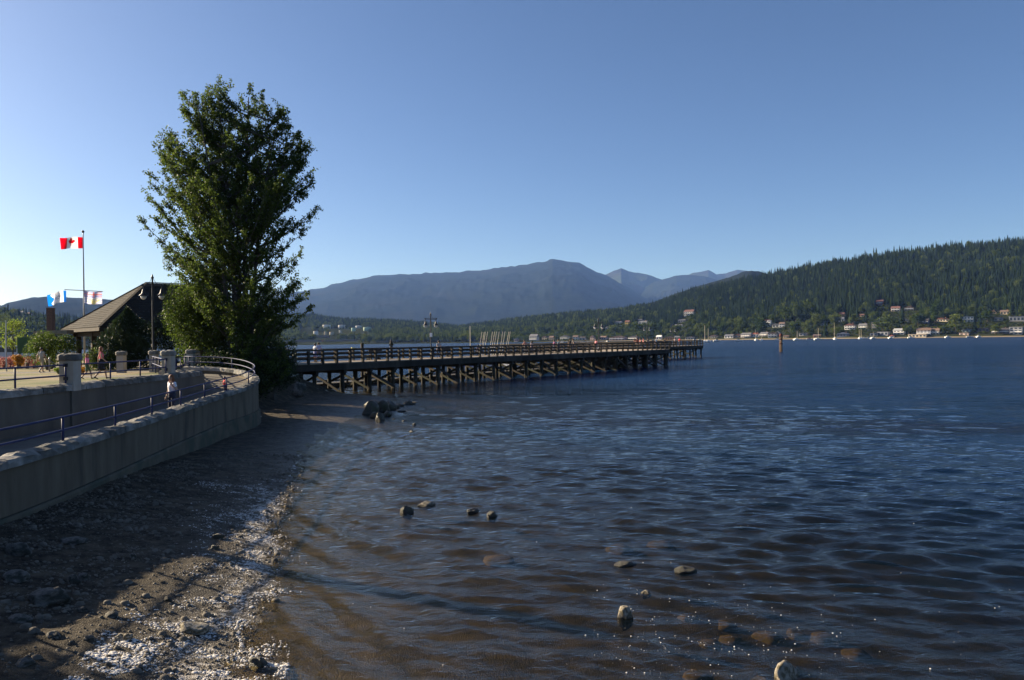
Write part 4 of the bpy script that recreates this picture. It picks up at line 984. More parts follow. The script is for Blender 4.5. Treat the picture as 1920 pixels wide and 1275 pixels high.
p = at(112, 700, 47.5); bush('garden_plant', 'small yellow green plant just left of the nearest pedestal', 'plant', (p.x, 47.5, TER), (.32, .3, .42), 350, .08, M['youngleaf'], 5, 45)
p = at(35, 684, 57); bush('flower_bush', 'round orange flowering bush near the left edge of the lawn', 'bush', (p.x, 57, TER + .25), (.50, .48, .95), 1500, .07, M['orangeflower'], 6, 46)
for i, (u, lb) in enumerate(((6, 'pink flowering bush at the far left edge of the lawn'), (22, 'pink flowering bush left of the round orange bush'), (50, 'pink flowering bush right of the round orange bush'), (66, 'low pink flowers at the left foot of the clipped hedge'))):
    p = at(u, 694, 60 + i % 2); bush('flower_bush', lb, 'bush', (p.x, 60 + i % 2, TER), (.62, .5, 1.0), 1100, .075, M['pinkflower'], 6, 50 + i)
p = at(24, 690, 64)
yt = thing('young_tree', 'slim young tree with bright green leaves at the far left', 'tree', (p.x, 64, TER)); rt = np.random.default_rng(60)
zt = at(18, 601, 64).z - TER
b = MB(); b.tube([(0, 0, 0), (.04, 0, zt * .5), (0, 0, zt * .95)], [.07, .05, .015], 8); P = []
for k in range(46):
    z = zt * (.30 + .68 * rt.random() ** .8); a = rt.uniform(0, 6.28); l = 1.45 * (1 - ((z / zt - .55) / .55) ** 2) * rt.uniform(.5, 1.1)
    e = np.array([l * math.cos(a), l * math.sin(a), z + .35 * l]); s = np.array([.02, 0, z - .1]); b.tube([s, (s + e) / 2 + np.array([0, 0, .06]), e], [.02, .012, .005], 5, cap=False)
    t = rt.random(40)[:, None]; P.append(s + (e - s) * (.35 + .75 * t) + rt.normal(size=(40, 3)) * .13)
b.build('trunk', M['bark'], yt); V, F = leafcloud(np.concatenate(P), .11, seed=61); link('crown', npmesh('crown', V, F, M['youngleaf']), yt)
# unseen growth added left of the frame to shade the walkway and near beach
bush('added_shade_tree', 'broad leafy tree on the lawn near the camera, left of the picture', 'tree', (-22.2, 13.4, TER), (3.5, 3.5, 9.5), 20000, .17, M['cottonleaf'], 14, 71, shell=.8)
t = thing('added_shade_hedge', 'tall clipped hedge along the lawn edge, just left of the picture', 'hedge', (-21.6, 20.6, TER))
r = np.random.default_rng(73); P = np.stack([r.uniform(-.8, .8, 15000), r.uniform(-3.6, 4.6, 15000), 3.95 * r.random(15000) ** .8], 1); P[:, 2] += .12 * np.sin(P[:, 1] * 5) * (P[:, 2] > 3)
V, F = leafcloud(P, .17, seed=74); link('foliage', npmesh('foliage', V, F, M['darkleaf']), t)
b = MB()
for k in range(9): b.tube([(0, -3.6 + k, 0), (.1, -3.5 + k, 2.2), (0, -3.6 + k, 3.5)], [.06, .04, .02], 6)
b.build('stems', M['bark'], t)
# ------------------------------------------------------------------ people: one fused body each, hair and hat as children
def J(**k):
    d = dict(toeL=(-.10, .17, .035), heelL=(-.10, -.03, .06), anL=(-.10, 0, .10), knL=(-.10, .02, .48), hpL=(-.085, 0, .90),
             toeR=(.10, .17, .035), heelR=(.10, -.03, .06), anR=(.10, 0, .10), knR=(.10, .02, .48), hpR=(.085, 0, .90),
             pel=(0, 0, .95), wst=(0, .01, 1.09), cst=(0, .01, 1.27), nek=(0, 0, 1.44), hd0=(0, .015, 1.53), hd1=(0, .02, 1.61),
             shL=(-.17, -.01, 1.385), elL=(-.225, -.03, 1.12), wrL=(-.235, .05, .89), haL=(-.235, .075, .81),
             shR=(.17, -.01, 1.385), elR=(.225, -.03, 1.12), wrR=(.235, .05, .89), haR=(.235, .075, .81))
    d.update(k); return {a: np.array(b, float) for a, b in d.items()}
def person(label, loc, yaw, height, j, skin='skin', top=(.7, .7, .7), bottom=(.05, .05, .1), shoe=(.05, .05, .05), hair='hairbrown', hairlen=0, sleeves='short', legs='long', fem=True,
           vox=.022, face=False, skirt=False, group=None, hat=None, name='person'):
    k = height / 1.70; j = {a: b for a, b in j.items()}
    w = .92 if fem else 1.05
    caps = []                                  # (p, q, r0, r1, tag)
    def cp(a, b, r0, r1, tag): caps.append((j[a] if isinstance(a, str) else a, j[b] if isinstance(b, str) else b, r0, r1, tag))
    for s in 'LR':
        lt = 'bottom'; ct = 'bottom' if legs == 'long' else 'skin'
        cp('hp' + s, 'kn' + s, .088, .062, lt if legs != 'none' else 'skin'); cp('kn' + s, 'an' + s, .058, .042, ct); cp('heel' + s, 'toe' + s, .042, .032, 'shoe')
        cp('an' + s, 'heel' + s, .042, .042, 'shoe')
        st = 'top' if sleeves != 'none' else 'skin'
        cp('sh' + s, 'el' + s, .052, .041, st); cp('el' + s, 'wr' + s, .040, .028, 'top' if sleeves == 'long' else 'skin'); cp('wr' + s, 'ha' + s, .030, .036, 'skin')
        cp('cst', 'sh' + s, .085 * w, .062, 'top'); cp('pel', 'hp' + s, .105, .095, 'bottom')
    cp('pel', 'wst', .135, .118 * w, 'bottom'); cp('wst', 'cst', .120 * w, .135 * w, 'top'); cp('cst', 'nek', .125 * w, .055, 'top')
    for o in (-.055, .055):
        caps.append((j['wst'] + [o, .0, .02], j['cst'] + [o, .02 if fem else .01, .0], .095 * w, .10 * w, 'top')); caps.append((j['pel'] + [o, -.03, -.03], j['pel'] + [o, 0, .05], .10, .10, 'bottom'))
    cp('nek', 'hd0', .050, .055, 'skin'); cp('hd0', 'hd1', .078, .092, 'skin')
    f = (j['hd1'] - j['hd0']); f /= np.linalg.norm(f)
    caps.append((j['hd0'] + [0, .03, -.035], j['hd0'] + [0, .055, -.03], .045, .035, 'skin')); caps.append((j['hd0'] + [0, .085, .03], j['hd0'] + [0, .095, .018], .012, .016, 'skin'))
    if skirt:
        for t in np.linspace(0, 2 * math.pi, 10, endpoint=False):
            caps.append((j['pel'] + [.08 * math.cos(t), .06 * math.sin(t), 0], np.array([.17 * math.cos(t), .14 * math.sin(t), (j['knL'][2] + .06)]), .06, .05, 'bottom'))
    bm = bmesh.new()
    for p, q, r0, r1, tag in caps:
        p = Vector(p) * k; q = Vector(q) * k; d = q - p; L_ = d.length
        if L_ < 1e-4: d = Vector((0, 0, 1)); L_ = 1e-3
        mt = d.to_track_quat('Z', 'X').to_matrix().to_4x4(); mt.translation = p
        ring = []; n = 10; prof = [(-.95, .25), (-.6, .78), (0, 1.0)]
        rows = [(-r0 * k * .95, r0 * k * .25), (-r0 * k * .6, r0 * k * .8), (0, r0 * k), (L_, r1 * k), (L_ + r1 * k * .6, r1 * k * .8), (L_ + r1 * k * .95, r1 * k * .25)]
        for z, rad in rows: ring.append([bm.verts.new(mt @ Vector((rad * math.cos(6.2832 * i / n), rad * math.sin(6.2832 * i / n), z))) for i in range(n)])
        for a, b in zip(ring, ring[1:]):
            for i in range(n): bm.faces.new((a[i], a[(i + 1) % n], b[(i + 1) % n], b[i]))
        bm.faces.new(ring[0][::-1]); bm.faces.new(ring[-1])
    me = bpy.data.meshes.new('body'); bm.to_mesh(me); bm.free()
    o = bpy.data.objects.new('body_raw', me); C.objects.link(o)
    md = o.modifiers.new('r', 'REMESH'); md.mode = 'VOXEL'; md.voxel_size = vox * k; md.use_smooth_shade = True
    sm = o.modifiers.new('s', 'SMOOTH'); sm.iterations = 4; sm.factor = .5
    dg = bpy.context.evaluated_depsgraph_get(); me2 = bpy.data.meshes.new_from_object(o.evaluated_get(dg)); bpy.data.objects.remove(o); bpy.data.meshes.remove(me)
    V = np.empty(len(me2.vertices) * 3); me2.vertices.foreach_get('co', V); V = V.reshape(-1, 3)
    cen = np.empty(len(me2.polygons) * 3); me2.polygons.foreach_get('center', cen); cen = cen.reshape(-1, 3)
    best = np.full(len(cen), 9.); tg = np.zeros(len(cen), int); tags = ['skin', 'top', 'bottom', 'shoe']
    for p, q, r0, r1, tag in caps:
        p, q = np.array(p) * k, np.array(q) * k; d = q - p; t = np.clip(((cen - p) @ d) / (d @ d + 1e-9), 0, 1)
        ds = np.linalg.norm(cen - p - t[:, None] * d, axis=1) - (r0 + (r1 - r0) * t) * k
        if tag == 'top' and sleeves == 'short' and abs(p[0]) > .14 * k: tagi = np.where(t > .55, 0, 1)
        elif tag == 'bottom' and legs == 'short' and not skirt and p[2] > q[2] + .2: tagi = np.where(t > .86, 0, 2)
        else: tagi = np.full(len(cen), tags.index(tag))
        u = ds < best; best = np.where(u, ds, best); tg = np.where(u, tagi, tg)
    for m in (M[skin], col(top), col(bottom), col(shoe)): me2.materials.append(m)
    me2.polygons.foreach_set('material_index', tg.astype(np.int32)); me2.polygons.foreach_set('use_smooth', np.ones(len(tg), bool)); me2.name = 'body'
    # fingers, joined into the body mesh
    fb = MB()
    for s in 'LR':
        w_, h_ = j['wr' + s], j['ha' + s]; d = h_ - w_; d = d / (np.linalg.norm(d) + 1e-9); sx = np.array([0, 1, 0]) if abs(d[1]) < .7 else np.array([0, 0, 1]); sx = sx - d * (sx @ d); sx /= np.linalg.norm(sx)
        pn = np.cross(d, sx) * (1 if s == 'L' else -1)
        for i, (o_, l_) in enumerate(((-.027, .055), (-.009, .068), (.009, .064), (.026, .052))):
            a = h_ + sx * o_ + d * .01; b = a + d * l_ * .6 + pn * .008; c = b + d * l_ * .5 + pn * .025; fb.tube([Vector(a) * k, Vector(b) * k, Vector(c) * k], [.0105 * k, .0095 * k, .006 * k], 6)
        a = w_ + d * .03 + sx * .025; fb.tube([Vector(a) * k, Vector(a + sx * .03 + d * .03) * k, Vector(a + sx * .035 + d * .065 + pn * .01) * k], [.013 * k, .011 * k, .007 * k], 6)
    fm = fb.mesh('fingers', M[skin], True); bm = bmesh.new(); bm.from_mesh(me2); bm.from_mesh(fm); bm.to_mesh(me2); bm.free(); bpy.data.meshes.remove(fm)
    t = thing(name, label, 'person', loc, yaw, group); link('body', me2, t)
    # hair
    h0, h1 = j['hd0'] * k, j['hd1'] * k; hb = MB(); c = h1 + np.array([0, -.018, .012]) * k
    def ell(c, rx, ry, rz, cut=None, n=14, m=8):
        vs = []; fs = []
        for a in range(m + 1):
            ph = math.pi * a / m
            for b_ in range(n):
                th = 2 * math.pi * b_ / n; vs.append((c[0] + rx * math.sin(ph) * math.cos(th), c[1] + ry * math.sin(ph) * math.sin(th), c[2] + rz * math.cos(ph)))
        for a in range(m):
            for b_ in range(n): fs.append((a * n + b_, (a + 1) * n + b_, (a + 1) * n + (b_ + 1) % n, a * n + (b_ + 1) % n))
        hb.add(vs, fs)
    ell(c, .098 * k, .100 * k, .098 * k)
    if hairlen:
        ell(h0 + np.array([0, -.065, -.02 - hairlen * .3]) * k, .10 * k, .055 * k, (.10 + hairlen * .5) * k)
        for s in (-1, 1): ell(h0 + np.array([s * .078, -.015, -.01 - hairlen * .2]) * k, .032 * k, .05 * k, (.085 + hairlen * .35) * k)
    hb.build('hair', M[hair], t, True)
    if hat:
        b = MB(); b.lathe([(.19 * k, 0), (.195 * k, .012 * k), (.105 * k, .02 * k), (.10 * k, .09 * k), (.06 * k, .12 * k)], (c[0], c[1], c[2] + .03 * k), 16); b.build('hat', col(hat), t, True)
    if face:
        for s in (-1, 1):
            b = MB(); b.lathe([(.0, -.008), (.008, -.004), (.010, 0), (.008, .004), (0, .008)], (0, 0, 0), 8); e = b.build('eye', col((.03, .02, .02), .3), t, True); e.location = Vector(h1 * 1.0 + np.array([s * .034, .086, -.030]) * k)
        b = MB(); b.tube([(-.024, 0, 0), (0, .006, -.003), (.024, 0, 0)], .006, 6); e = b.build('lips', col((.45, .12, .12)), t, True); e.location = Vector(h0 + np.array([0, .083, -.028]) * k)
    return t
WALK = dict(toeL=(-.09, .42, .06), heelL=(-.09, .24, .05), anL=(-.09, .24, .10), knL=(-.09, .18, .49), toeR=(.09, -.16, .03), heelR=(.09, -.33, .12), anR=(.09, -.30, .15), knR=(.09, -.02, .48), wrL=(-.25, -.12, .92), haL=(-.255, -.13, .84), elL=(-.225, -.12, 1.13), wrR=(.25, .20, .95), haR=(.25, .25, .89), elR=(.225, .02, 1.13))
p = gnd(328, 770, 1.62); p = Vector((-12.66, 29.0, 1.50))
person('woman in white top and dark jeans on the walkway, hand raised to her face', (p.x, p.y, p.z), math.radians(150), 1.68,
       J(elL=(-.30, .0, 1.13), wrL=(-.20, .12, 1.30), haL=(-.14, .13, 1.38), elR=(.235, -.03, 1.12), wrR=(.27, .03, .89), haR=(.27, .06, .81)),
       top=(.72, .70, .74), bottom=(.025, .03, .055), hair='hairred', hairlen=.22, face=True, vox=.018)
person('small child in a red shirt looking over the curved sea wall', (-13.42, 36.4, 1.76), math.radians(120), 1.02, J(elL=(-.24, .1, 1.2), wrL=(-.2, .3, 1.2), haL=(-.2, .37, 1.2)),
       top=(.55, .03, .04), bottom=(.03, .03, .06), hair='hairdark', fem=False, face=True, vox=.018)
p = gnd(78, 699, TER); person('man in a grey shirt and khaki shorts walking away across the lawn path', (p.x, p.y, TER), math.radians(-8), 1.62, J(**WALK), top=(.36, .34, .31), bottom=(.34, .29, .21), legs='short', hair='hairdark', fem=False, vox=.02, face=True, shoe=(.3, .28, .25))
p = gnd(190, 711, TER); person('woman with auburn hair in a black dress and pink cardigan strolling on the lawn', (p.x, p.y, TER), math.radians(-60), 1.64, J(**WALK), top=(.60, .12, .16), bottom=(.012, .012, .015), legs='short', skirt=True, hair='hairred', hairlen=.4, sleeves='none', vox=.02, face=True)
p = gnd(163.5, 711, TER); person('girl in a pink top and shorts walking beside the woman with auburn hair', (p.x, p.y, TER), math.radians(-75), 1.30, J(**WALK), top=(.78, .26, .45), bottom=(.06, .12, .07), legs='short', hair='hairred', hairlen=.35, vox=.02, face=True)
# people on the pier
LEAN = dict(wst=(0, .03, 1.08), cst=(0, .10, 1.24), nek=(0, .17, 1.38), hd0=(0, .21, 1.46), hd1=(0, .24, 1.53), shL=(-.17, .13, 1.33), shR=(.17, .13, 1.33), elL=(-.22, .28, 1.12), elR=(.22, .28, 1.12), wrL=(-.10, .46, 1.14), haL=(-.04, .50, 1.15), wrR=(.10, .46, 1.14), haR=(.04, .50, 1.15))
SIT = dict(pel=(0, 0, .52), wst=(0, .02, .68), cst=(0, .05, .86), nek=(0, .05, 1.03), hd0=(0, .07, 1.12), hd1=(0, .08, 1.20), shL=(-.17, .04, .97), shR=(.17, .04, .97), elL=(-.23, .08, .72), elR=(.23, .08, .72), wrL=(-.15, .30, .62), haL=(-.1, .36, .6), wrR=(.15, .30, .62), haR=(.1, .36, .6),
           hpL=(-.09, .05, .50), hpR=(.09, .05, .50), knL=(-.11, .46, .50), knR=(.11, .46, .50), anL=(-.11, .48, .10), anR=(.11, .48, .10), heelL=(-.11, .45, .05), heelR=(.11, .45, .05), toeL=(-.11, .64, .03), toeR=(.11, .64, .03))
ya = math.atan2(PD.y, PD.x) - math.pi / 2     # faces along the pier
R = math.radians
PEOPLE = [  # u, n, yaw, height, pose, top, bottom, kwargs, label
    (590.5, 3.0, ya, 1.64, {}, (.62, .66, .78), (.28, .28, .50), dict(skirt=True, legs='short', hair='hairdark'), 'woman in pale blue leaning close to her partner at the start of the pier'),
    (597.5, 3.2, ya + 1.2, 1.72, WALK, (.30, .34, .52), (.10, .10, .15), dict(fem=False, hair='hairdark'), 'man facing his partner in pale blue at the start of the pier'),
    (822.5, 1.0, ya + R(60), 1.76, WALK, (.30, .30, .32), (.03, .03, .05), dict(fem=False, hair='hairdark'), 'man in a grey striped shirt walking right of the nearest pier lamp'),
    (903, 2.6, ya + R(100), 1.66, SIT, (.05, .04, .07), (.04, .04, .06), dict(hair='hairdark'), 'person in dark clothes sitting below the leaning dinghy masts'),
    (897, 2.6, ya + R(80), 1.60, SIT, (.12, .08, .14), (.05, .05, .06), dict(hair='hairdark', hairlen=.2), 'person sitting just left of the dark clothed sitter on the pier'),
    (985.5, 1.2, ya + R(75), 1.74, LEAN, (.42, .20, .16), (.05, .05, .06), dict(fem=False), 'man in a rust shirt bending over the rail alone halfway along'),
    (997, 3.0, ya, 1.62, {}, (.14, .13, .18), (.06, .06, .09), dict(hairlen=.2, hair='hairdark'), 'grey dressed walker right of the man in the rust shirt'),
    (1039, 1.6, ya + R(150), 1.66, WALK, (.20, .07, .16), (.05, .05, .07), dict(hairlen=.2, hair='hairdark'), 'woman in a purple top walking on the middle of the pier'),
    (1047, 2.0, ya + R(150), 1.70, WALK, (.05, .08, .12), (.03, .03, .05), dict(fem=False, hair='hairdark'), 'man in navy walking right beside the woman in purple'),
    (1068.5, 2.0, ya + R(20), 1.78, {}, (.03, .03, .035), (.03, .03, .04), dict(fem=False, hair='hairdark'), 'tall man in black, left of the pair on the pier'),
    (1074, 2.4, ya + R(-20), 1.76, {}, (.06, .055, .06), (.03, .03, .04), dict(fem=False), 'man in charcoal standing right of the tall man in black'),
    (1117.5, 1.6, ya + R(160), 1.66, WALK, (.66, .22, .24), (.10, .10, .14), dict(hairlen=.25), 'woman in a coral pink top just left of the second pier lamp'),
    (1190, 6.0, ya + R(90), 1.70, {}, (.25, .08, .06), (.06, .05, .05), dict(hairlen=.2), 'woman in dark red at the left end of the platform crowd'),
    (1195, 3.0, ya + R(30), 1.76, {}, (.16, .05, .04), (.05, .05, .06), dict(fem=False, hair='hairdark'), 'man in maroon in the platform crowd'),
    (1200.5, 6.5, ya + R(120), 1.68, {}, (.50, .18, .16), (.06, .06, .08), dict(hairlen=.3), 'woman in salmon pink in the platform crowd'),
    (1206, 4.0, ya + R(-40), 1.74, {}, (.22, .06, .07), (.04, .04, .05), dict(fem=False), 'man in wine red in the middle of the platform crowd'),
    (1214.5, 7.0, ya + R(10), 1.72, {}, (.035, .035, .05), (.03, .03, .04), dict(fem=False, hair='hairdark'), 'man in black below the third pier lamp'),
    (1230, 9.0, ya + R(70), 1.72, {}, (.70, .70, .70), (.10, .10, .15), dict(fem=False, hair='hairdark'), 'man in a white shirt apart from the crowd on the platform'),
    (1247, 10.0, ya + R(60), 1.70, LEAN, (.06, .06, .07), (.04, .04, .05), dict(fem=False, hair='hairdark'), 'person in dark clothes bending by the platform corner'),
    (1265.5, 18.5, ya + R(200), 1.66, {}, (.68, .52, .50), (.15, .12, .12), dict(hairlen=.2), 'woman in pale pink by the farthest pier lamp'),
    (1274, 18.2, ya + R(160), 1.72, {}, (.62, .05, .07), (.12, .05, .06), dict(hairlen=.1), 'person in bright red at the far end of the pier'),
]
for u, n, yw, h, pose, tp, bt, kw, lb in PEOPLE:
    s = s_at(u, n); q = pp(s, n, TER + .002)
    person(lb, (q.x, q.y, q.z), yw, h, J(**pose), top=tp, bottom=bt, vox=.034, group='people on the pier', **kw)
# ------------------------------------------------------------------ rocks, pebbles, foam
def rock_mesh(seed, m, sub=3, rough=.20, flat=1.0, angular=.97):
    bm = bmesh.new(); bmesh.ops.create_icosphere(bm, subdivisions=sub, radius=1.0); r = random.Random(seed); o = Vector((r.uniform(-50, 50), r.uniform(-50, 50), r.uniform(-50, 50)))
    pl = [(Vector((r.gauss(0, 1), r.gauss(0, 1), r.gauss(0, 1))).normalized(), r.uniform(.62, .92)) for _ in range(13)]
    for v in bm.verts:
        p = v.co.copy()
        for n, d in pl:                        # broken faces
            e = p.dot(n) - d
            if e > 0: p -= n * e * angular
        p *= 1 + rough * noise.noise(p * 1.3 + o) + rough * .4 * noise.noise(p * 3.6 + o) + rough * .30 * noise.noise(p * 8 + o)
        v.co = Vector((p.x, p.y, p.z * flat))
    me = bpy.data.meshes.new('rock'); bm.to_mesh(me); bm.free(); me.materials.append(m)
    me.polygons.foreach_set('use_smooth', [True] * len(me.polygons)); return me
def rock(u, v, wpx, hpx, label, m='rock', seed=0, group=None, deep=.35, sink=.0, sub=4, zz=None, rz=None, cat='rock', flat=1.0):
    """rock whose visible base is at photo pixel (u, v): wpx wide, hpx high"""
    wpx, hpx = wpx * .9, hpx * .9; q = gnd(u, v, 0.0)
    for _ in range(4): q = gnd(u, v, (zz if zz is not None else max(0.0, hgt(q.x, q.y))))
    w, h = px(wpx, q.y), px(hpx, q.y)
    o = link('rock', rock_mesh(seed or int(u * 7 + v), M[m], sub)); r = random.Random(int(u + v))
    d = max(w * .75, h * .8); o.scale = (w * .60, d * .55, h * .80)
    o.location = (q.x, q.y + d * .42, q.z + h * .12 - sink); o.rotation_euler = (0, 0, r.uniform(-.5, .5) if rz is None else rz)
    return setp(o, label, cat, group)
# boulders at the foot of the pier and the rock heap at the tip of the beach
rock(559, 734, 30, 24, 'rounded boulder under the first span of the pier, beside the dark bush', seed=1)
rock(588, 737, 22, 12, 'squarish low boulder at the foot of the second pier piles', seed=2)
rock(574, 731, 14, 9, 'small boulder between the two boulders under the pier', seed=4)
rock(611, 737, 12, 7, 'pale small boulder right of the squarish one under the pier', 'palerock', seed=5)
heap = [(692, 778, 30, 22, 'largest dark rock on the left side of the heap'), (712, 772, 30, 20, 'broad dark rock on top of the heap'), (728, 769, 24, 17, 'dark rock at the right end of the heap'), (706, 783, 24, 11, 'low flat rock along the front of the heap'),
        (712, 789, 15, 14, 'brown upright rock at the very front of the heap'), (698, 764, 26, 13, 'low rock at the back of the heap, by the sand'), (724, 781, 17, 9, 'small dark rock right of the brown upright one'), (741, 765, 14, 7, 'small dark rock just off the heap toward open water')]
for k, (u, v, w, h, lb) in enumerate(heap): rock(u, v, w * 1.15, h * 1.4, lb, 'wetrock', seed=20 + k, group='rock heap at the tip of the beach')
for k, (u, v, w, h, lb) in enumerate([(765, 759, 19, 9, 'biggest of the flat rocks lying in water beyond the heap'), (750, 762, 13, 6, 'flat rock left of the biggest one beyond the heap'), (778, 756, 16, 4, 'thin rock at the far right end of the row beyond the heap'),
        (752, 772, 17, 4, 'long low rock awash between the heap and open water'), (776, 758, 8, 3, 'tiny rock awash at the right of the row'), (757, 790, 8, 4, 'little dark rock awash alone, below the long low one'),
        (771, 811, 12, 4, 'small flat rock awash, farthest from the heap'), (777, 797, 7, 5, 'knob of rock awash, second farthest from the heap'), (738, 786, 8, 2, 'dark speck of rock awash right of the brown upright rock')]):
    rock(u, v, w, h, lb, 'wetrock', seed=40 + k, group='rocks awash beyond the heap', zz=0)
# rocks standing out of the water in front
for k, (u, v, w, h, m, lb) in enumerate([(763, 964, 26, 19, 'wetrock', 'black wet rock beside a pale one in the mid water'), (797, 951, 34, 11, 'palerock', 'pale tan rock touching the black wet rock'),
        (886, 962, 24, 9, 'wetrock', 'low black rock left of the brown rounded rock'), (922, 972, 23, 15, 'wetrock', 'brown rounded rock right of the low black rock'),
        (1172, 1062, 42, 11, 'wetrock', 'low greenish rock awash left of the reddish rock'), (1287, 1076, 40, 14, 'wetrock', 'reddish brown rock awash in a ring of ripples'),
        (1212, 1118, 18, 13, 'palerock', 'small white stained rock above the upright pointed rock'), (1175, 1163, 30, 35, 'palerock', 'upright pointed tan rock among floating bubbles'),
        (1476, 1284, 52, 46, 'palerock', 'tall tan rock at the bottom edge of the water')]):
    rock(u, v, w, h, lb, m, seed=60 + k, group='rocks in the foreground water', zz=0, sub=4)
sub_ = [(1305, 1213, 60), (1425, 1212, 50), (1400, 1255, 45), (1160, 990, 60), (935, 1026, 70), (1290, 1105, 45), (1360, 1115, 50), (1440, 1130, 60), (1490, 1118, 45), (1545, 1125, 60), (1480, 1185, 50), (1670, 1235, 60), (1240, 975, 60), (1370, 1142, 55), (1665, 1265, 60),
        (1560, 1210, 60), (1330, 1150, 50), (1600, 1150, 60)]
_ref = [('black wet rock', 763, 964), ('brown rounded rock', 922, 972), ('greenish rock awash', 1172, 1062), ('reddish brown rock', 1287, 1076), ('white stained rock', 1212, 1118), ('upright pointed rock', 1175, 1163), ('tall tan rock', 1476, 1284)]
SUNK = {}; _cnt = {}
for k in sorted(range(len(sub_)), key=lambda i: min((sub_[i][0] - a) ** 2 + (2 * (sub_[i][1] - b)) ** 2 for _, a, b in _ref)):
    u, v, w = sub_[k]; nm, a, b = min(_ref, key=lambda q: (u - q[1]) ** 2 + (2 * (v - q[2])) ** 2)
    ky = ('left of' if u < a else 'right of', 'farther out' if v < b else 'nearer the camera', nm); _cnt[ky] = _cnt.get(ky, 0) + 1
    SUNK[k] = 'sunken ochre rock %s the %s and %s%s' % (ky[0], nm, ky[1], '' if _cnt[ky] == 1 else ', %s away' % ('next', 'third', 'fourth', 'fifth', 'sixth', 'seventh')[_cnt[ky] - 2])
for k, (u, v, w) in enumerate(sub_):
    q = gnd(u, v, 0.0); s = px(w, q.y); hz_ = hgt(q.x, q.y)
    o = link('rock', rock_mesh(90 + k % 7, M['sunkrock'], 3)); o.scale = (s * .5, s * .42, min(s * .25, -hz_ * .62 + .03)); o.location = (q.x, q.y, hz_ + .01); o.rotation_euler = (0, 0, k * 1.3)
    setp(o, SUNK[k], 'rock', 'sunken rocks in the shallow water')
# stones on the beach
for k, (u, v, w, h, m, lb) in enumerate([(22, 1042, 62, 28, 'rock', 'large grey boulder at the left edge of the dark beach'), (128, 1022, 55, 13, 'rock', 'long low grey stone right of the large boulder'),
        (246, 1046, 14, 11, 'rock', 'small round pale stone near the point of the shadow'), (133, 1095, 30, 22, 'rock', 'angular stone half lit at the edge of the shade'), (152, 1088, 26, 14, 'rock', 'dark stone right of the angular half lit one'),
        (78, 1134, 72, 30, 'rock', 'wide flat slab with its top edge catching the sun'), (18, 1090, 50, 20, 'rock', 'grey shaded stone left of the angular half lit one'), (355, 1186, 58, 20, 'palerock', 'broad pale stone among the foam and gravel'),
        (228, 1202, 30, 17, 'palerock', 'pale wedge shaped stone in the sunlit gravel'), (205, 1158, 30, 11, 'rock', 'thin tilted stone above the pale wedge'), (480, 1256, 46, 26, 'wetrock', 'dark wet stone ringed by foam at the bottom'),
        (163, 1203, 24, 12, 'rock', 'small dark stone left of the pale wedge'), (95, 1198, 30, 14, 'rock', 'dark stone at the lower shadow edge'), (30, 1168, 46, 18, 'rock', 'dark shaded stone at the lower left'), (405, 1010, 24, 9, 'wetrock', 'dark stone in the upper foam patch'),
        (400, 1030, 18, 8, 'wetrock', 'small dark stone below the one in the upper foam patch'), (292, 925, 18, 7, 'rock', 'little brown stone in the dark by the wall'), (326, 880, 16, 6, 'rock', 'little stone in the dark nearer the sea wall'), (30, 957, 26, 9, 'rock', 'stone against the foot of the sea wall'),
        (312, 1128, 18, 9, 'rock', 'stone in the middle of the sunlit gravel'), (150, 1148, 22, 10, 'rock', 'stone right of the wide flat slab'), (476, 785, 16, 12, 'rock', 'stone at the tip of the curved sea wall'), (40, 1250, 40, 16, 'rock', 'dim stone in the bottom left corner')]):
    rock(u, v, w, h, lb, m, seed=120 + k, group='stones on the beach', deep=.6)
# driftwood stick by the wall tip
a, b = gnd(478, 779, .35), gnd(490, 781, .3); setp(MB().tube([a, a.lerp(b, .5) + Vector((0, 0, .04)), b], [.045, .04, .03], 7).build('driftwood', M['alu']), 'short pale stick of driftwood at the tip of the sea wall', 'driftwood')

def scatter(name, label, pts, sizes, m, flat, seed, n=7, zoff=.3, kind='stuff'):
    """many small flattened lumps in one mesh"""
    r = np.random.default_rng(seed); N_ = len(pts); ang = np.linspace(0, 2 * math.pi, n, endpoint=False)[None] + r.uniform(0, 6, (N_, 1))
    el = r.uniform(.55, 1.0, N_)[:, None]; V = np.zeros((N_, 2 * n + 1, 3))
    for k, (rad, z) in enumerate(((1.0, 0.0), (.68, .72))):
        q = rad * sizes[:, None] * r.uniform(.72, 1.2, (N_, n)); V[:, k * n:(k + 1) * n, 0] = q * np.cos(ang); V[:, k * n:(k + 1) * n, 1] = q * np.sin(ang) * el; V[:, k * n:(k + 1) * n, 2] = z * sizes[:, None] * flat
    V[:, 2 * n, 2] = sizes * flat * 1.0
    V += pts[:, None, :]; V[:, :n, 2] -= sizes[:, None] * zoff * flat
    F4 = np.array([[i, (i + 1) % n, n + (i + 1) % n, n + i] for i in range(n)]); F3 = np.array([[n + i, n + (i + 1) % n, 2 * n] for i in range(n)])
    o_ = np.arange(N_)[:, None, None] * (2 * n + 1)
    o = link(name, npmesh(name, V.reshape(-1, 3), [(F4[None] + o_).reshape(-1, 4), (F3[None] + o_).reshape(-1, 3)], m, True)); return setp(o, label, name.replace('_', ' '), kind=kind)
r = np.random.default_rng(77)
x, y = r.uniform(-11, -1, 60000), r.uniform(7, 30, 60000); d = sdist(x, y); k = (d > -.3) & (d < 6.5) & (r.random(60000) < .25 + .6 * (fbm(x * .9, y * .9, 3, 61) > .05)); x, y = x[k][:15000], y[k][:15000]
sz = .012 + .035 * r.random(len(x)) ** 3.5 + .07 * (r.random(len(x)) > .985)
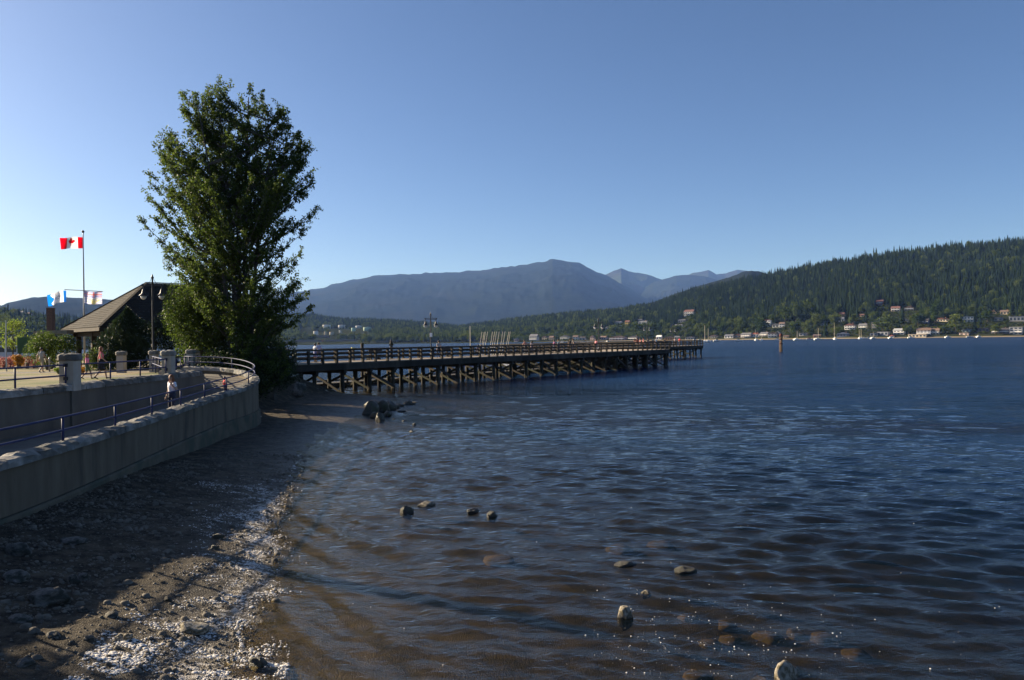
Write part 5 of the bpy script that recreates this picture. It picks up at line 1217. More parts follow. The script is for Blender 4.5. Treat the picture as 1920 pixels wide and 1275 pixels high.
scatter('pebbles', 'grey brown pebbles scattered over the gravel beach', np.stack([x, y, height(x, y)], 1), sz, mat('pebble', (.065, .055, .043), (.19, .165, .13), 3.5, .8, .3, 30), .62, 78)
# foam left along the water line
M['foam'] = mat('sea_foam', (.50, .46, .42), (.72, .69, .65), 25, .85, .5, 60)
x, y = r.uniform(-9, -1, 900000), r.uniform(7.5, 24.5, 900000); d = sdist(x, y)
nz_ = fbm(x * 1.7, y * 2.6, 4, 81, .6); nf = fbm(x * 6, y * 9, 3, 85, .6)
band = np.exp(-((d - .42) / .42) ** 2) + .30 * np.exp(-((d - 1.05) / .45) ** 2)
band = band * np.clip((26 - y) / 6, 0, 1)
low = np.exp(-((y - 9.9) / 1.0) ** 2) * (d > -.75) * (d < 1.8) * 1.0
strip = np.exp(-((y - (22.4 + .12 * (x + 8))) / .38) ** 2) * ((x > -9.0) & (x < -6.9)) * .8
dens = (band + low * 1.1) * np.clip(.30 + 2.2 * nz_ + 1.6 * nf, 0, 1) + strip * np.clip(.55 + 1.2 * nf, 0, 1)
k = r.random(len(x)) < dens * .30; x, y, d, nz_ = x[k], y[k], d[k], nz_[k]
sz = (.0045 + .018 * r.random(len(x)) ** 4) * np.clip(1 + 1.6 * nz_, .6, 2.2)
z = np.maximum(height(x, y), wave(x, y, .05) * (d < .2) - .0)
scatter('foam', 'patches of white foam left on the gravel at the water line', np.stack([x, y, z + .002], 1), sz, M['foam'], .35, 82, n=5)
k = (np.exp(-((y - 9.9) / .8) ** 2) + .35 * np.exp(-((d - .25) / .25) ** 2)) * (nz_ > .12) > r.random(len(x)) * 6; bx, by = x[k], y[k]
scatter('foam', 'broad smooth pads of white foam at the bottom edge of the beach', np.stack([bx, by, np.maximum(height(bx, by), 0) + .004], 1), .014 + .036 * r.random(len(bx)) ** 2.5, M['foam'], .20, 83, n=9)
print('foam', len(x), len(bx))
# thin broken foam line on the very edge of the water
P = []; 
for a, b in zip(SHORE[1:], SHORE[2:]):
    if a[1] > 26 or a[1] < 5: continue
    L_ = np.linalg.norm(b - a); t = r.random(int(L_ * 60)); q = a + (b - a) * t[:, None]; P.append(q + r.normal(size=q.shape) * .03)
P = np.concatenate(P); nz_ = fbm(P[:, 0] * 1.1, P[:, 1] * 1.1, 2, 91); k = nz_ > -.1; P = P[k]; P[:, 0] += .12 * fbm(P[:, 0] * 3, P[:, 1] * 3, 2, 95)
z = np.maximum(height(P[:, 0], P[:, 1]), 0.0) + .005
scatter('foam_line', 'thin broken line of foam at the edge of the water', np.column_stack([P, z]), .008 + .018 * r.random(len(P)) ** 2, M['foam'], .4, 96, n=6)
# bubbles floating on the shallow water
u = np.concatenate([r.normal(1330, 120, 200), r.uniform(650, 1900, 70), r.normal(1230, 60, 70)]); v = np.concatenate([r.normal(1205, 50, 200), r.uniform(930, 1270, 70), r.normal(1130, 35, 70)])
P = np.array([list(gnd(a, b)) for a, b in zip(u, v) if 880 < b < 1300]); z = wave(P[:, 0], P[:, 1], .05)
scatter('foam_bubbles', 'tiny white bubbles drifting on the shallow water', np.column_stack([P[:, :2], z + .002]), .004 + .011 * r.random(len(P)) ** 3, M['foam'], .5, 97)
# ------------------------------------------------------------------ far shores, hills, mountains, forest
def interp(P, u): return np.interp(u, [p[0] for p in P], [p[1] for p in P])
def zfrom(u, v, Y):
    dx, dy = u - 960.0, 637.5 - v; return CAMH + (-dx * SR + dy * CR) / FPX * Y
def abear(u): return (u - 960.0) / FPX
D0P = [(-400, 2300), (520, 1560), (700, 1500), (880, 1420), (1000, 1330), (1330, 1180), (1600, 1020), (1900, 930), (2300, 860), (3200, 800)]
RID = [(-400, 612), (520, 592), (560, 587), (600, 590), (640, 597), (700, 598), (760, 601), (820, 606), (860, 611), (880, 608), (960, 597), (1080, 585), (1150, 580), (1230, 568), (1270, 552), (1300, 541), (1400, 520), (1500, 499), (1600, 482), (1700, 467), (1760, 461), (1850, 451), (1920, 445), (2100, 420), (3200, 330)]
RYP = [(-400, 3300), (520, 2700), (850, 2600), (960, 2350), (1150, 2050), (1300, 1850), (1600, 1700), (1920, 1650), (3200, 1500)]
TREEH = 14.0
def hill_z(u, Y):
    D0, Yr = interp(D0P, u), interp(RYP, u); zr = np.maximum(zfrom(u, interp(RID, u), Yr) - TREEH * .8, 6)
    s = (Y - D0) / (Yr - D0); x, y = abear(u) * Y, Y
    n = fbm(x / 170, y / 170, 3, 101) * 9 * np.clip(s * 4, 0, 1) * np.clip((1.05 - s) * 3, 0, 1)
    up = 1.6 * np.clip(s * 60, 0, 1) + zr * np.clip(s, 0, 1) ** 1.12 + n
    down = zr * (1 - .55 * np.clip(s - 1, 0, 3))
    return np.where(s < 0, np.maximum(s * 60, -4), np.where(s <= 1, up, np.maximum(down, -3)))
us = np.linspace(300, 2500, 300); ss = np.concatenate([[-.06, -.02, -.003], np.linspace(0, .1, 14), np.linspace(.13, 1, 40), np.linspace(1.05, 2.2, 14)])
U, S_ = np.meshgrid(us, ss); D0, Yr = interp(D0P, U), interp(RYP, U); Yv = D0 + S_ * (Yr - D0); Z = hill_z(U, Yv)
V = np.stack([abear(U) * Yv, Yv, Z], -1).reshape(-1, 3); nx = len(us); i = np.arange((len(ss) - 1) * nx).reshape(-1, nx)[:, :-1].ravel()
hm = mat('hill_ground', (.018, .023, .010), (.038, .042, .018), .02, .95, 0, coord='Object', spec=0.0)
nt = hm.node_tree; N, L = nt.nodes, nt.links; b_ = N['Principled BSDF']; g = N.new('ShaderNodeNewGeometry'); sx = N.new('ShaderNodeSeparateXYZ'); L.new(g.outputs['Position'], sx.inputs[0])
mr = N.new('ShaderNodeMapRange'); mr.inputs[1].default_value = 1.0; mr.inputs[2].default_value = 1.7; L.new(sx.outputs[2], mr.inputs[0])    # bare beach below the tide line
mx = N.new('ShaderNodeMix'); mx.data_type = 'RGBA'; mx_ = N.new('ShaderNodeMapRange'); mx_.inputs[1].default_value = 20; mx_.inputs[2].default_value = 260; mx_.inputs[3].default_value = 1.0; mx_.inputs[4].default_value = 0.0; L.new(sx.outputs[0], mx_.inputs[0])
mo = N.new('ShaderNodeMath'); mo.operation = 'MAXIMUM'; L.new(mr.outputs[0], mo.inputs[0]); L.new(mx_.outputs[0], mo.inputs[1])          # the western shore is wooded down to the water
L.new(mo.outputs[0], mx.inputs['Factor']); mx.inputs[6].default_value = (.22, .18, .125, 1); L.new(b_.inputs['Base Color'].links[0].from_socket, mx.inputs[7]); L.new(mx.outputs[2], b_.inputs['Base Color'])
o = link('hills', npmesh('hills', V, np.stack([i, i + 1, i + nx + 1, i + nx], 1), hm, True)); setp(o, 'wooded hills along the far shore of the inlet', 'hills', kind='structure')
def on_hill(u, v):
    """point of the hillside seen at the photo pixel"""
    D0, Yr = float(interp(D0P, u)), float(interp(RYP, u)); Y = D0 + 1
    while Y < Yr:
        if float(hill_z(np.array([u]), np.array([Y]))[0]) >= float(zfrom(u, v, Y)): break
        Y += 3
    return Vector((abear(u) * Y, Y, float(hill_z(np.array([u]), np.array([Y]))[0])))

# mountains: a ridge with a front and a back slope
def range_(name, label, prof, Y, front, back, seed, m, amp=.10, rough=3.0, nu=420):
    us = np.linspace(prof[0][0], prof[-1][0], nu); ts = np.concatenate([np.linspace(-1, 0, 34), np.linspace(.08, 1, 12)])
    U, T = np.meshgrid(us, ts); Yv = Y + np.where(T < 0, T * front, T * back); rz_ = zfrom(us, interp(prof, us), Y)[None] + (fbm(us / 16, us * 0 + seed, 4, seed)[None] * rough * Y / FPX * (abs(T) < .02))
    sh = np.where(T < 0, (1 + T) ** .85, (1 - T) ** .9); x = abear(U) * Yv
    n = fbm(x / (Y * .045), Yv / (Y * .045) + seed, 5, seed) ; n = -np.abs(n) + .25
    Z = rz_ * sh + rz_ * amp * n * np.sin(np.clip(1 + T, 0, 1) * math.pi) * 1.6 * (T < 0)
    V = np.stack([x, Yv, Z], -1).reshape(-1, 3); i = np.arange((len(ts) - 1) * nu).reshape(-1, nu)[:, :-1].ravel()
    o = link(name, npmesh(name, V, np.stack([i, i + 1, i + nu + 1, i + nu], 1), m, True)); setp(o, label, 'mountain', kind='structure'); return o
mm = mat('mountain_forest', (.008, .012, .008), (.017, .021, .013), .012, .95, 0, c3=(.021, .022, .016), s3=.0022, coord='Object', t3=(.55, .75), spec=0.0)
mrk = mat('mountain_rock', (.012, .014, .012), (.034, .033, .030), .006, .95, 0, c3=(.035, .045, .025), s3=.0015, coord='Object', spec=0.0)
range_('mountain', 'long forested mountain ridge across the inlet', [(300, 585), (420, 572), (500, 560), (560, 548), (600, 541), (650, 527), (700, 517), (760, 513), (830, 512), (880, 508), (900, 507), (940, 500), (980, 498), (1010, 493), (1038, 485.5), (1052, 488), (1072, 490), (1090, 495), (1105, 502), (1122, 510), (1150, 521), (1180, 540), (1230, 570), (1330, 610)], 9500, 4400, 3000, 7, mm, .07)
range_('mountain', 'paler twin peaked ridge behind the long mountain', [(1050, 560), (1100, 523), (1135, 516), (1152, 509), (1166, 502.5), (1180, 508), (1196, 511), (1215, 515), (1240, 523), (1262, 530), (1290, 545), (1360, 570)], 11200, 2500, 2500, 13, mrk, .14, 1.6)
range_('mountain', 'low blue ridge between the peaks and the wooded hill', [(1180, 560), (1225, 530), (1250, 522), (1270, 516), (1296, 515), (1325, 518), (1400, 545), (1460, 570)], 10400, 2300, 2300, 17, mm, .12, 1.0)
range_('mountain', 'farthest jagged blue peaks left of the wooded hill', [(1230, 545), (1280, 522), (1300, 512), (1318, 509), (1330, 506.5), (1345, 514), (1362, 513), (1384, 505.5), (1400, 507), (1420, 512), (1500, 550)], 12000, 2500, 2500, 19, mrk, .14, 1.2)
range_('mountain', 'rounded green shoulder rising just left of the wooded hill', [(1150, 590), (1240, 561), (1300, 540), (1360, 522), (1395, 510), (1410, 507.5), (1428, 510), (1470, 520), (1560, 560)], 3300, 1100, 1200, 23, mm, .06, 1.6)
range_('mountain', 'hazy wooded mountain at the far left behind the flags', [(-260, 610), (-120, 596), (-30, 582), (5, 572), (30, 564), (62, 557.5), (100, 555), (140, 558), (180, 560), (215, 562), (300, 575), (420, 600), (520, 625)], 4600, 2200, 1800, 29, mm, .05, 2.0)
range_('hill', 'nearer wooded hill at the far left with a few houses', [(-300, 560), (-100, 575), (0, 587), (30, 592), (60, 602), (90, 601), (130, 607), (180, 612), (240, 618), (330, 622), (430, 640)], 1500, 620, 500, 31, mm, .10, 3.0)

# forest built from instanced trees
def conifer_mesh(seed, h=1.0, layers=13, arms=9):
    r = random.Random(seed); b = MB(); b.tube([(0, 0, -.05), (0, 0, .5), (0, 0, .97)], [.018, .012, .002], 5, 1, cap=False)
    for k in range(layers):
        t = k / (layers - 1); z = .10 + .88 * t; R_ = .165 * (1 - t) ** .8 * r.uniform(.82, 1.15) + .006
        for a in range(arms):
            th = 2 * math.pi * (a + r.random() * .7) / arms + k; q = R_ * r.uniform(.6, 1.15); dz = -.045 - .03 * r.random(); w = R_ * .42
            c, s = math.cos(th), math.sin(th)
            b.add([(0, 0, z + .05), (q * .55 * c - w * s, q * .55 * s + w * c, z + dz * .35), (q * c, q * s, z + dz), (q * .55 * c + w * s, q * .55 * s - w * c, z + dz * .35)], [(0, 1, 2), (0, 2, 3)])
    return b
M['conifer'] = leafmat('conifer_foliage', (.010, .019, .009), (.034, .052, .021), .05, 'tree', .8, 0.0)
M['broadleaf'] = leafmat('broadleaf_foliage', (.032, .052, .014), (.100, .122, .034), .25, 'tree', .8, 0.0)
M['farbark'] = mat('far_bark', (.06, .05, .04))
CON = [conifer_mesh(s).mesh('conifer_tree', [M['conifer'], M['farbark']]) for s in (1, 2, 3, 4)]
def broad_mesh(seed, tall=1.0):
    r = np.random.default_rng(seed); P = []
    for k in range(15):
        a = r.uniform(0, 6.28); q = r.uniform(.0, .26); c = np.array([q * math.cos(a), q * math.sin(a), r.uniform(.34, .82)]); rad = r.uniform(.13, .21) * (1.1 - abs(c[2] - .55))
        d = r.normal(size=(34, 3)); d /= np.linalg.norm(d, axis=1)[:, None]; P.append(c + d * rad * r.uniform(.75, 1.1, (34, 1)) * np.array([1, 1, .85]))
    P = np.concatenate(P); V, F = leafcloud(P, .085, .9, seed=seed)
    b = MB(); b.tube([(0, 0, -.05), (0, 0, .55)], [.025, .012], 5, cap=False); tv, tf = np.array([list(v) for v in b.v]), np.array(b.f)
    return npmesh('broadleaf_tree', np.concatenate([V, tv]), [F, tf + len(V)], [M['broadleaf'], M['farbark']], False, [0] * len(F) + [1] * len(tf))
BRO = [broad_mesh(s) for s in (5, 6, 7)]
protos = bpy.data.collections.new('forest_trees')
for k, me in enumerate(CON + BRO): protos.objects.link(bpy.data.objects.new('tree_kind_%d' % k, me))
def forest(label, P, hts, wid, kind):
    me = bpy.data.meshes.new('forest'); me.vertices.add(len(P)); me.vertices.foreach_set('co', np.asarray(P, np.float32).ravel())
    rr_ = np.random.default_rng(len(P))
    for nm, tp, dat in (('tw', 'FLOAT', wid), ('th', 'FLOAT', hts), ('tr', 'FLOAT', rr_.uniform(0, 6.28, len(P))), ('tk', 'INT', kind)):
        at_ = me.attributes.new(nm, tp, 'POINT'); at_.data.foreach_set('value', np.asarray(dat, np.int32 if tp == 'INT' else np.float32))
    o = link('forest', me); setp(o, label, 'forest', kind='stuff')
    ng = bpy.data.node_groups.new('forest', 'GeometryNodeTree'); ng.interface.new_socket('Geometry', in_out='INPUT', socket_type='NodeSocketGeometry'); ng.interface.new_socket('Geometry', in_out='OUTPUT', socket_type='NodeSocketGeometry')
    N, L = ng.nodes, ng.links; gi, go = N.new('NodeGroupInput'), N.new('NodeGroupOutput'); ip = N.new('GeometryNodeInstanceOnPoints'); ci = N.new('GeometryNodeCollectionInfo')
    ci.inputs[0].default_value = protos; ci.inputs['Separate Children'].default_value = True; ci.inputs['Reset Children'].default_value = True
    def na(nm, tp): n = N.new('GeometryNodeInputNamedAttribute'); n.data_type = tp; n.inputs[0].default_value = nm; return n.outputs[0]
    cs, cr = N.new('ShaderNodeCombineXYZ'), N.new('ShaderNodeCombineXYZ')
    w_ = na('tw', 'FLOAT'); L.new(w_, cs.inputs[0]); L.new(w_, cs.inputs[1]); L.new(na('th', 'FLOAT'), cs.inputs[2]); L.new(na('tr', 'FLOAT'), cr.inputs[2])
    L.new(gi.outputs[0], ip.inputs['Points']); L.new(ci.outputs[0], ip.inputs['Instance']); ip.inputs['Pick Instance'].default_value = True; L.new(na('tk', 'INT'), ip.inputs['Instance Index'])
    L.new(cr.outputs[0], ip.inputs['Rotation']); L.new(cs.outputs[0], ip.inputs['Scale']); L.new(ip.outputs[0], go.inputs[0])
    o.modifiers.new('forest', 'NODES').node_group = ng; return o

# ------------------------------------------------------------------ houses on the far shore
TAN, WHT, GRY, BRN, CRM, BLU, RED = (.42, .33, .23), (.72, .69, .66), (.30, .30, .31), (.16, .11, .085), (.62, .52, .38), (.12, .14, .19), (.28, .09, .065)
DRK, RRF, GRF = (.06, .055, .055), (.15, .075, .058), (.13, .13, .14)
HOUSES = [  # u, base v, width px, height px, wall, roof, storeys, flat roof, label
 (1580, 603, 9, 8, WHT, GRF, 1, 0, 'small white gabled house beside the light green tree'), (1581, 594, 9, 8, (.60, .36, .15), RRF, 2, 0, 'orange tan house just above the small white gabled one'),
 (1598, 618, 17, 11, WHT, RRF, 2, 0, 'white house with red roof uphill of the twin masts'), (1621, 617, 13, 10, (.46, .48, .42), GRF, 2, 0, 'grey green house with a white balcony, right of the red roofed one'),
 (1641, 617, 7, 12, CRM, BRN, 3, 1, 'tall narrow cream house front between dark trees'), (1584, 632, 20, 8, BLU, BLU, 1, 0, 'dark blue grey boathouse in the shaded shore trees'),
 (1660, 629, 18, 7, GRY, DRK, 1, 1, 'long low grey house with a row of dark windows'), (1690, 627, 17, 11, WHT, GRY, 2, 0, 'white gabled house with wide glazing behind the beach'),
 (1675, 633, 7, 5, WHT, RED, 1, 0, 'little white shed at the water beside the gabled house'), (1726, 633, 28, 5, CRM, CRM, 1, 1, 'long pale boat shed right on the beach'),
 (1653, 572, 11, 9, RED, RRF, 2, 0, 'reddish house standing highest among the trees'), (1683, 584, 14, 9, (.58, .45, .40), RRF, 2, 0, 'pinkish house with red roof high on the slope'),
 (1708, 582, 15, 8, TAN, BRN, 2, 0, 'tan house right of the pinkish one high on the slope'), (1701, 603, 7, 6, WHT, GRF, 1, 0, 'tiny white house alone in mid slope trees'),
 (1654, 600, 6, 6, WHT, GRF, 1, 0, 'tiny white house left of the tall green clump'), (1617, 594, 11, 5, TAN, RRF, 1, 0, 'low tan house behind the red roofed white house'),
 (1641, 631, 12, 6, GRY, DRK, 1, 1, 'small grey dock house with flat roof at the shore'), (1736, 628, 22, 13, WHT, BRN, 3, 0, 'white three storey house with rows of small windows'),
 (1757, 627, 15, 11, CRM, BRN, 2, 0, 'cream house with brown roof next to the three storey one'), (1771, 603, 22, 7, CRM, RRF, 1, 0, 'long low cream house in the mid slope trees'),
 (1817, 604, 19, 10, WHT, DRK, 2, 1, 'white flat roofed house with three dark windows in the trees'), (1842, 602, 10, 6, (.5, .5, .42), GRF, 1, 0, 'small pale house right of the flat roofed one'),
 (1864, 588, 13, 6, TAN, RRF, 1, 0, 'house with orange brown roof high at right'), (1889, 590, 14, 8, TAN, BRN, 1, 0, 'tan gabled house below the three pointed firs'),
 (1911, 603, 22, 9, GRY, GRF, 1, 1, 'wide grey house at the right edge, upper row'), (1818, 623, 17, 7, (.44, .50, .44), GRF, 1, 0, 'pale green gabled house behind the beach'),
 (1844, 623, 26, 7, BRN, BRN, 1, 1, 'long brown house with white deck rails'), (1883, 625, 28, 10, (.13, .10, .09), DRK, 2, 0, 'big dark brown house near the right edge'),
 (1911, 627, 19, 13, GRY, GRY, 3, 1, 'grey house with white balconies at the right edge'), (1737, 607, 13, 9, (.17, .17, .24), DRK, 2, 0, 'slate blue house behind the three storey white one'),
 (1876, 602, 13, 6, (.40, .38, .34), GRF, 1, 0, 'faint grey house between the upper right rows'), (1812, 629, 14, 4, (.56, .42, .34), BRN, 1, 1, 'low pinkish wall house on the beach'),
 (1441, 613, 13, 12, WHT, RED, 3, 1, 'stepped white modern house with a red corner above the shore'), (1457, 614, 11, 7, (.42, .42, .40), GRF, 1, 0, 'grey house right of the stepped white one'),
 (1468, 613, 9, 9, WHT, BRN, 2, 0, 'white balconied house at the end of the upper left cluster'), (1402, 633, 17, 9, (.50, .42, .42), GRF, 2, 0, 'pinkish grey house at the shore, left end'),
 (1419, 632, 14, 8, WHT, RED, 1, 0, 'white shore house behind the thin mast'), (1436, 631, 14, 8, CRM, GRF, 2, 0, 'cream shore house in the middle of the row'), (1451, 633, 15, 10, WHT, BRN, 2, 0, 'white shore house with brown side left of the channel marker'),
 (1461, 631, 10, 9, GRY, GRF, 2, 0, 'grey shore house behind the channel marker'), (1508, 630, 12, 6, WHT, GRF, 1, 0, 'small white house in trees right of the channel marker'), (1547, 610, 10, 5, (.38, .40, .42), GRF, 1, 0, 'bluish house hidden in dark trees above the sailboats'),
 (1476, 633, 9, 4, TAN, BRN, 1, 0, 'low tan hut right of the channel marker'), (1534, 632, 12, 5, (.45, .22, .15), BRN, 1, 0, 'rusty boathouse beside the sailboat mooring'),
 (1178, 609, 8, 8, (.72, .45, .08), RRF, 2, 0, 'bright yellow house on the left slope'), (1208, 609, 15, 7, (.50, .50, .48), GRF, 1, 0, 'pale grey house right of the yellow one'), (1201, 603, 10, 5, WHT, GRF, 1, 0, 'white roofed house above the pale grey one'),
 (1161, 608, 12, 6, WHT, GRF, 1, 0, 'white house left of the yellow one'), (1274, 614, 13, 6, (.42, .46, .48), GRF, 1, 0, 'blue grey house in trees above the pier end'), (1141, 619, 8, 6, WHT, GRF, 1, 0, 'white cottage below the left slope houses'),
 (1295, 591, 17, 10, WHT, RRF, 2, 0, 'lone white house with red roof high over the pier end'), (1281, 604, 12, 5, GRY, GRF, 1, 0, 'dim grey house under the lone high house'), (1237, 637, 9, 8, WHT, WHT, 1, 0, 'white tent roof at the marina behind the platform'),
 (1256, 638, 13, 7, (.62, .30, .07), BRN, 1, 0, 'orange fronted boathouse at the marina'), (1271, 636, 9, 6, (.55, .60, .50), GRF, 1, 0, 'mint green boathouse at the marina'), (1160, 638, 28, 8, (.45, .33, .33), BRN, 2, 0, 'long pinkish building behind the middle of the pier'),
 (1112, 638, 8, 9, (.62, .45, .38), BRN, 2, 0, 'pink gabled house behind the second pier lamp'), (1133, 637, 12, 7, (.40, .34, .34), BRN, 1, 0, 'greyish house right of the second pier lamp'), (1190, 637, 18, 7, (.22, .20, .20), DRK, 2, 0, 'dark roofed hall behind the platform crowd'),
 (969, 641, 7, 7, (.60, .42, .38), GRF, 1, 0, 'tiny pink hut at the left end of the village'), (1002, 639, 15, 12, (.50, .48, .44), GRF, 3, 0, 'tall grey white house at the left end of the village'), (1023, 637, 10, 7, CRM, BRN, 2, 0, 'pair of cream gables in the village'),
 (1035, 638, 8, 8, TAN, BRN, 2, 0, 'narrow tan house in the village'), (1060, 637, 15, 8, (.52, .50, .42), GRF, 2, 0, 'broad pale house in the middle of the village'), (1080, 637, 9, 8, WHT, BRN, 2, 0, 'white gabled house in the village'), (1093, 638, 10, 7, (.45, .42, .40), DRK, 1, 0, 'grey low house near the second pier lamp'),
 (1295, 637, 14, 5, (.50, .50, .46), GRF, 1, 0, 'pale boathouse just beyond the end of the pier'), (1340, 634, 12, 6, CRM, BRN, 1, 0, 'cream boathouse behind the moored boats'), (1370, 634, 15, 7, WHT, GRF, 1, 0, 'white house in the shore row left part'), (1386, 633, 11, 7, TAN, RRF, 1, 0, 'tan house in the shore row left part'),
]
HPOS = []
def house(u, v, wp, hp, wall, roof, st, flat, label):
    q = on_hill(u, v); Y = q.y; w, h = px(wp, Y) * 1.08, px(hp, Y) * 1.08; d = w * .6 if w > 14 else max(6.0, w * .75); d = min(d, 14)
    yaw = math.radians(-8) + (-.38 if u > 1400 else -.30)
    rr_ = random.Random(int(u * 3 + v)); yaw += rr_.uniform(-.25, .12)
    t = thing('house', label, 'house', (q.x, q.y + d / 2, q.z - .4), yaw, 'houses on the far shore'); wh = h if flat else h * .66
    MB().box((0, 0, wh / 2 - 1.0), (w, d, wh + 2.0)).build('wall', col(wall), t)
    if flat: MB().box((0, 0, wh + .2), (w + .9, d + .9, .4)).build('roof', col(roof), t)
    else:
        b = MB(); e = .7; rh = h - wh; X0, X1, Y0, Y1 = -w / 2 - e, w / 2 + e, -d / 2 - e, d / 2 + e; z0, z1 = wh - .15, wh + rh
        gf = rr_.random() < .45
        if gf: V = [(X0, Y0, z0), (X1, Y0, z0), (X1, Y1, z0), (X0, Y1, z0), (0, Y0, z1), (0, Y1, z1)]; F = [(0, 4, 5, 3), (1, 2, 5, 4), (0, 1, 4), (2, 3, 5), (3, 2, 1, 0)]
        else: V = [(X0, Y0, z0), (X1, Y0, z0), (X1, Y1, z0), (X0, Y1, z0), (X0 + e, 0, z1), (X1 - e, 0, z1)]; F = [(0, 1, 5, 4), (2, 3, 4, 5), (1, 2, 5), (3, 0, 4), (3, 2, 1, 0)]
        b.add(V, F); b.build('roof', col(roof), t)
        if wp > 12: MB().box((w * .22, d * .12, z1), (.9, .9, 2.0)).build('chimney', col((.2, .12, .09)), t)
    if wp >= 7:
        n = max(2, min(5, int(w / 3.4))); sh_ = wh / st
        wm = MB().box((0, 0, 0), (w / n * .58, .16, sh_ * .52)).mesh('window', M['glass'])
        for s in range(st):
            for k in range(n): link('window', wm, t, (w * ((k + .5) / n - .5), -d / 2 - .04, sh_ * (s + .52)))
        wm2 = MB().box((0, 0, 0), (.16, d * .3, sh_ * .5)).mesh('window', M['glass'])
        for s in range(st): link('window', wm2, t, (-w / 2 - .04, 0, sh_ * (s + .52)))
        if st > 1 and wp > 10:
            MB().box((0, -d / 2 - 1.0, sh_ * 1.02), (w * .9, 2.0, .25)).build('balcony', col(WHT), t)
            MB().box((0, -d / 2 - 1.95, sh_ * 1.02 + .6), (w * .9, .1, .9)).build('balcony_rail', col(WHT), t)
    HPOS.append((q.x, q.y, w))
for h in HOUSES: house(*h)
# refinery terrace: storage tanks on a bare shelf at the far left
tk = [(592.5, 626, 9, 7, WHT, 'white square sided tank at the left end of the tank farm'), (613, 614, 15, 7, WHT, 'wide white tank at the upper left of the tank farm'), (642, 614, 15, 6, WHT, 'wide white tank in the upper middle of the tank farm'), (663, 619, 8, 6, (.45, .60, .48), 'small mint green tank in the tank farm'),
      (674, 614, 14, 4, WHT, 'low wide white tank at the upper right of the tank farm'), (689, 618, 15, 6, (.5, .62, .5), 'wide pale green tank at the right end of the tank farm'), (610, 626, 4, 6, CRM, 'narrow cream tank in the lower tank farm row'), (622, 626, 8, 5, CRM, 'low cream tank in the lower tank farm row'), (638, 622, 4, 4, WHT, 'tiny white tank between the tank farm rows')]
for u, v, w, h, c_, lb in tk:
    q = on_hill(u, v + h * .35); R_ = px(w, q.y) / 2; H_ = px(h, q.y)
    t = thing('storage_tank', lb, 'storage tank', tuple(q), 0, 'storage tanks on the far left shore')
    MB().lathe([(R_, -6), (R_, H_), (R_ * 1.01, H_ + .2)], n=20).build('shell', col(c_), t, True); MB().lathe([(R_, H_ + .2), (0.05, H_ + R_ * .12)], n=20).build('roof', col(tuple(x * .9 for x in c_)), t, True); HPOS.append((q.x, q.y, R_ * 2 + 16))
for k, (u, v, w, h, lb) in enumerate([(575, 641, 60, 3, 'long low industrial shed at the water below the tanks'), (640, 640, 55, 3, 'low brown industrial shed right of the long one'), (605, 633, 22, 3, 'small rusty shed between the tanks and the water')]):
    q = on_hill(u, v); t = thing('industrial_shed', lb, 'shed', tuple(q), 0, 'sheds below the tank farm'); W_, H_ = px(w, q.y), px(h, q.y)
    MB().box((0, 0, H_ / 2 - 1), (W_, 16, H_ + 2)).build('wall', col((.24, .17, .13)), t); MB().box((0, 0, H_ + .3), (W_ + 1, 17, .6)).build('roof', col((.30, .25, .22)), t); HPOS.append((q.x, q.y, W_ * .8))

# forest points
rf = np.random.default_rng(202)
HP = np.array(HPOS)
def keep(x, y, low=None):
    k = np.ones(len(x), bool)
    for hx, hy, w in HP:
        # gardens: nothing right on a house or in the cleared strip in front of it
        tx = x - hx * y / hy; k &= ~((np.abs(tx) < w * .55 + 3) & (y > hy - 10) & (y < hy + 14))
        if low is not None: low |= (np.abs(tx) < w * .55 + 6) & (y > hy - 95) & (y <= hy - 9)
    return k
def hillpts(n, u0, u1, s0, s1, pw=1.0):
    u = rf.uniform(u0, u1, n); s = s0 + (s1 - s0) * rf.random(n) ** pw; D0, Yr = interp(D0P, u), interp(RYP, u); y = D0 + s * (Yr - D0); return u, s, abear(u) * y, y, hill_z(u, y)
u, s, x, y, z = hillpts(20000, 1180, 2150, .02, 1.06)
dn = fbm(x / 60, y / 60, 3, 111); town = (s < .24)
low = np.zeros(len(x), bool); ok = keep(x, y, low) & (z > 3.2) & ~(town & (dn < -.05) & (rf.random(len(x)) < .7))
u, s, x, y, z, low = [a[ok] for a in (u, s, x, y, z, low)]
br = low | (rf.random(len(x)) < np.clip(.80 - s * 2.4, .05, .8) * (.6 + .8 * (fbm(x / 70, y / 70, 2, 121) > 0)))
twn = np.clip((s - .05) / .25, 0, 1); hts = np.where(br, rf.uniform(7, 17, len(x)) * (.62 + .38 * twn), np.clip(rf.lognormal(2.60, .21, len(x)), 7, 21) * (.55 + .45 * twn) * (1 + .22 * (rf.random(len(x)) < .08))); hts = np.where(low, rf.uniform(1.6, 4.0, len(x)), hts); wid = np.where(br, hts * rf.uniform(.75, 1.05, len(x)) * np.where(low, 1.5, 1), hts * rf.uniform(.85, 1.25, len(x)))
kind = np.where(br, 4 + rf.integers(0, 3, len(x)), rf.integers(0, 4, len(x)))
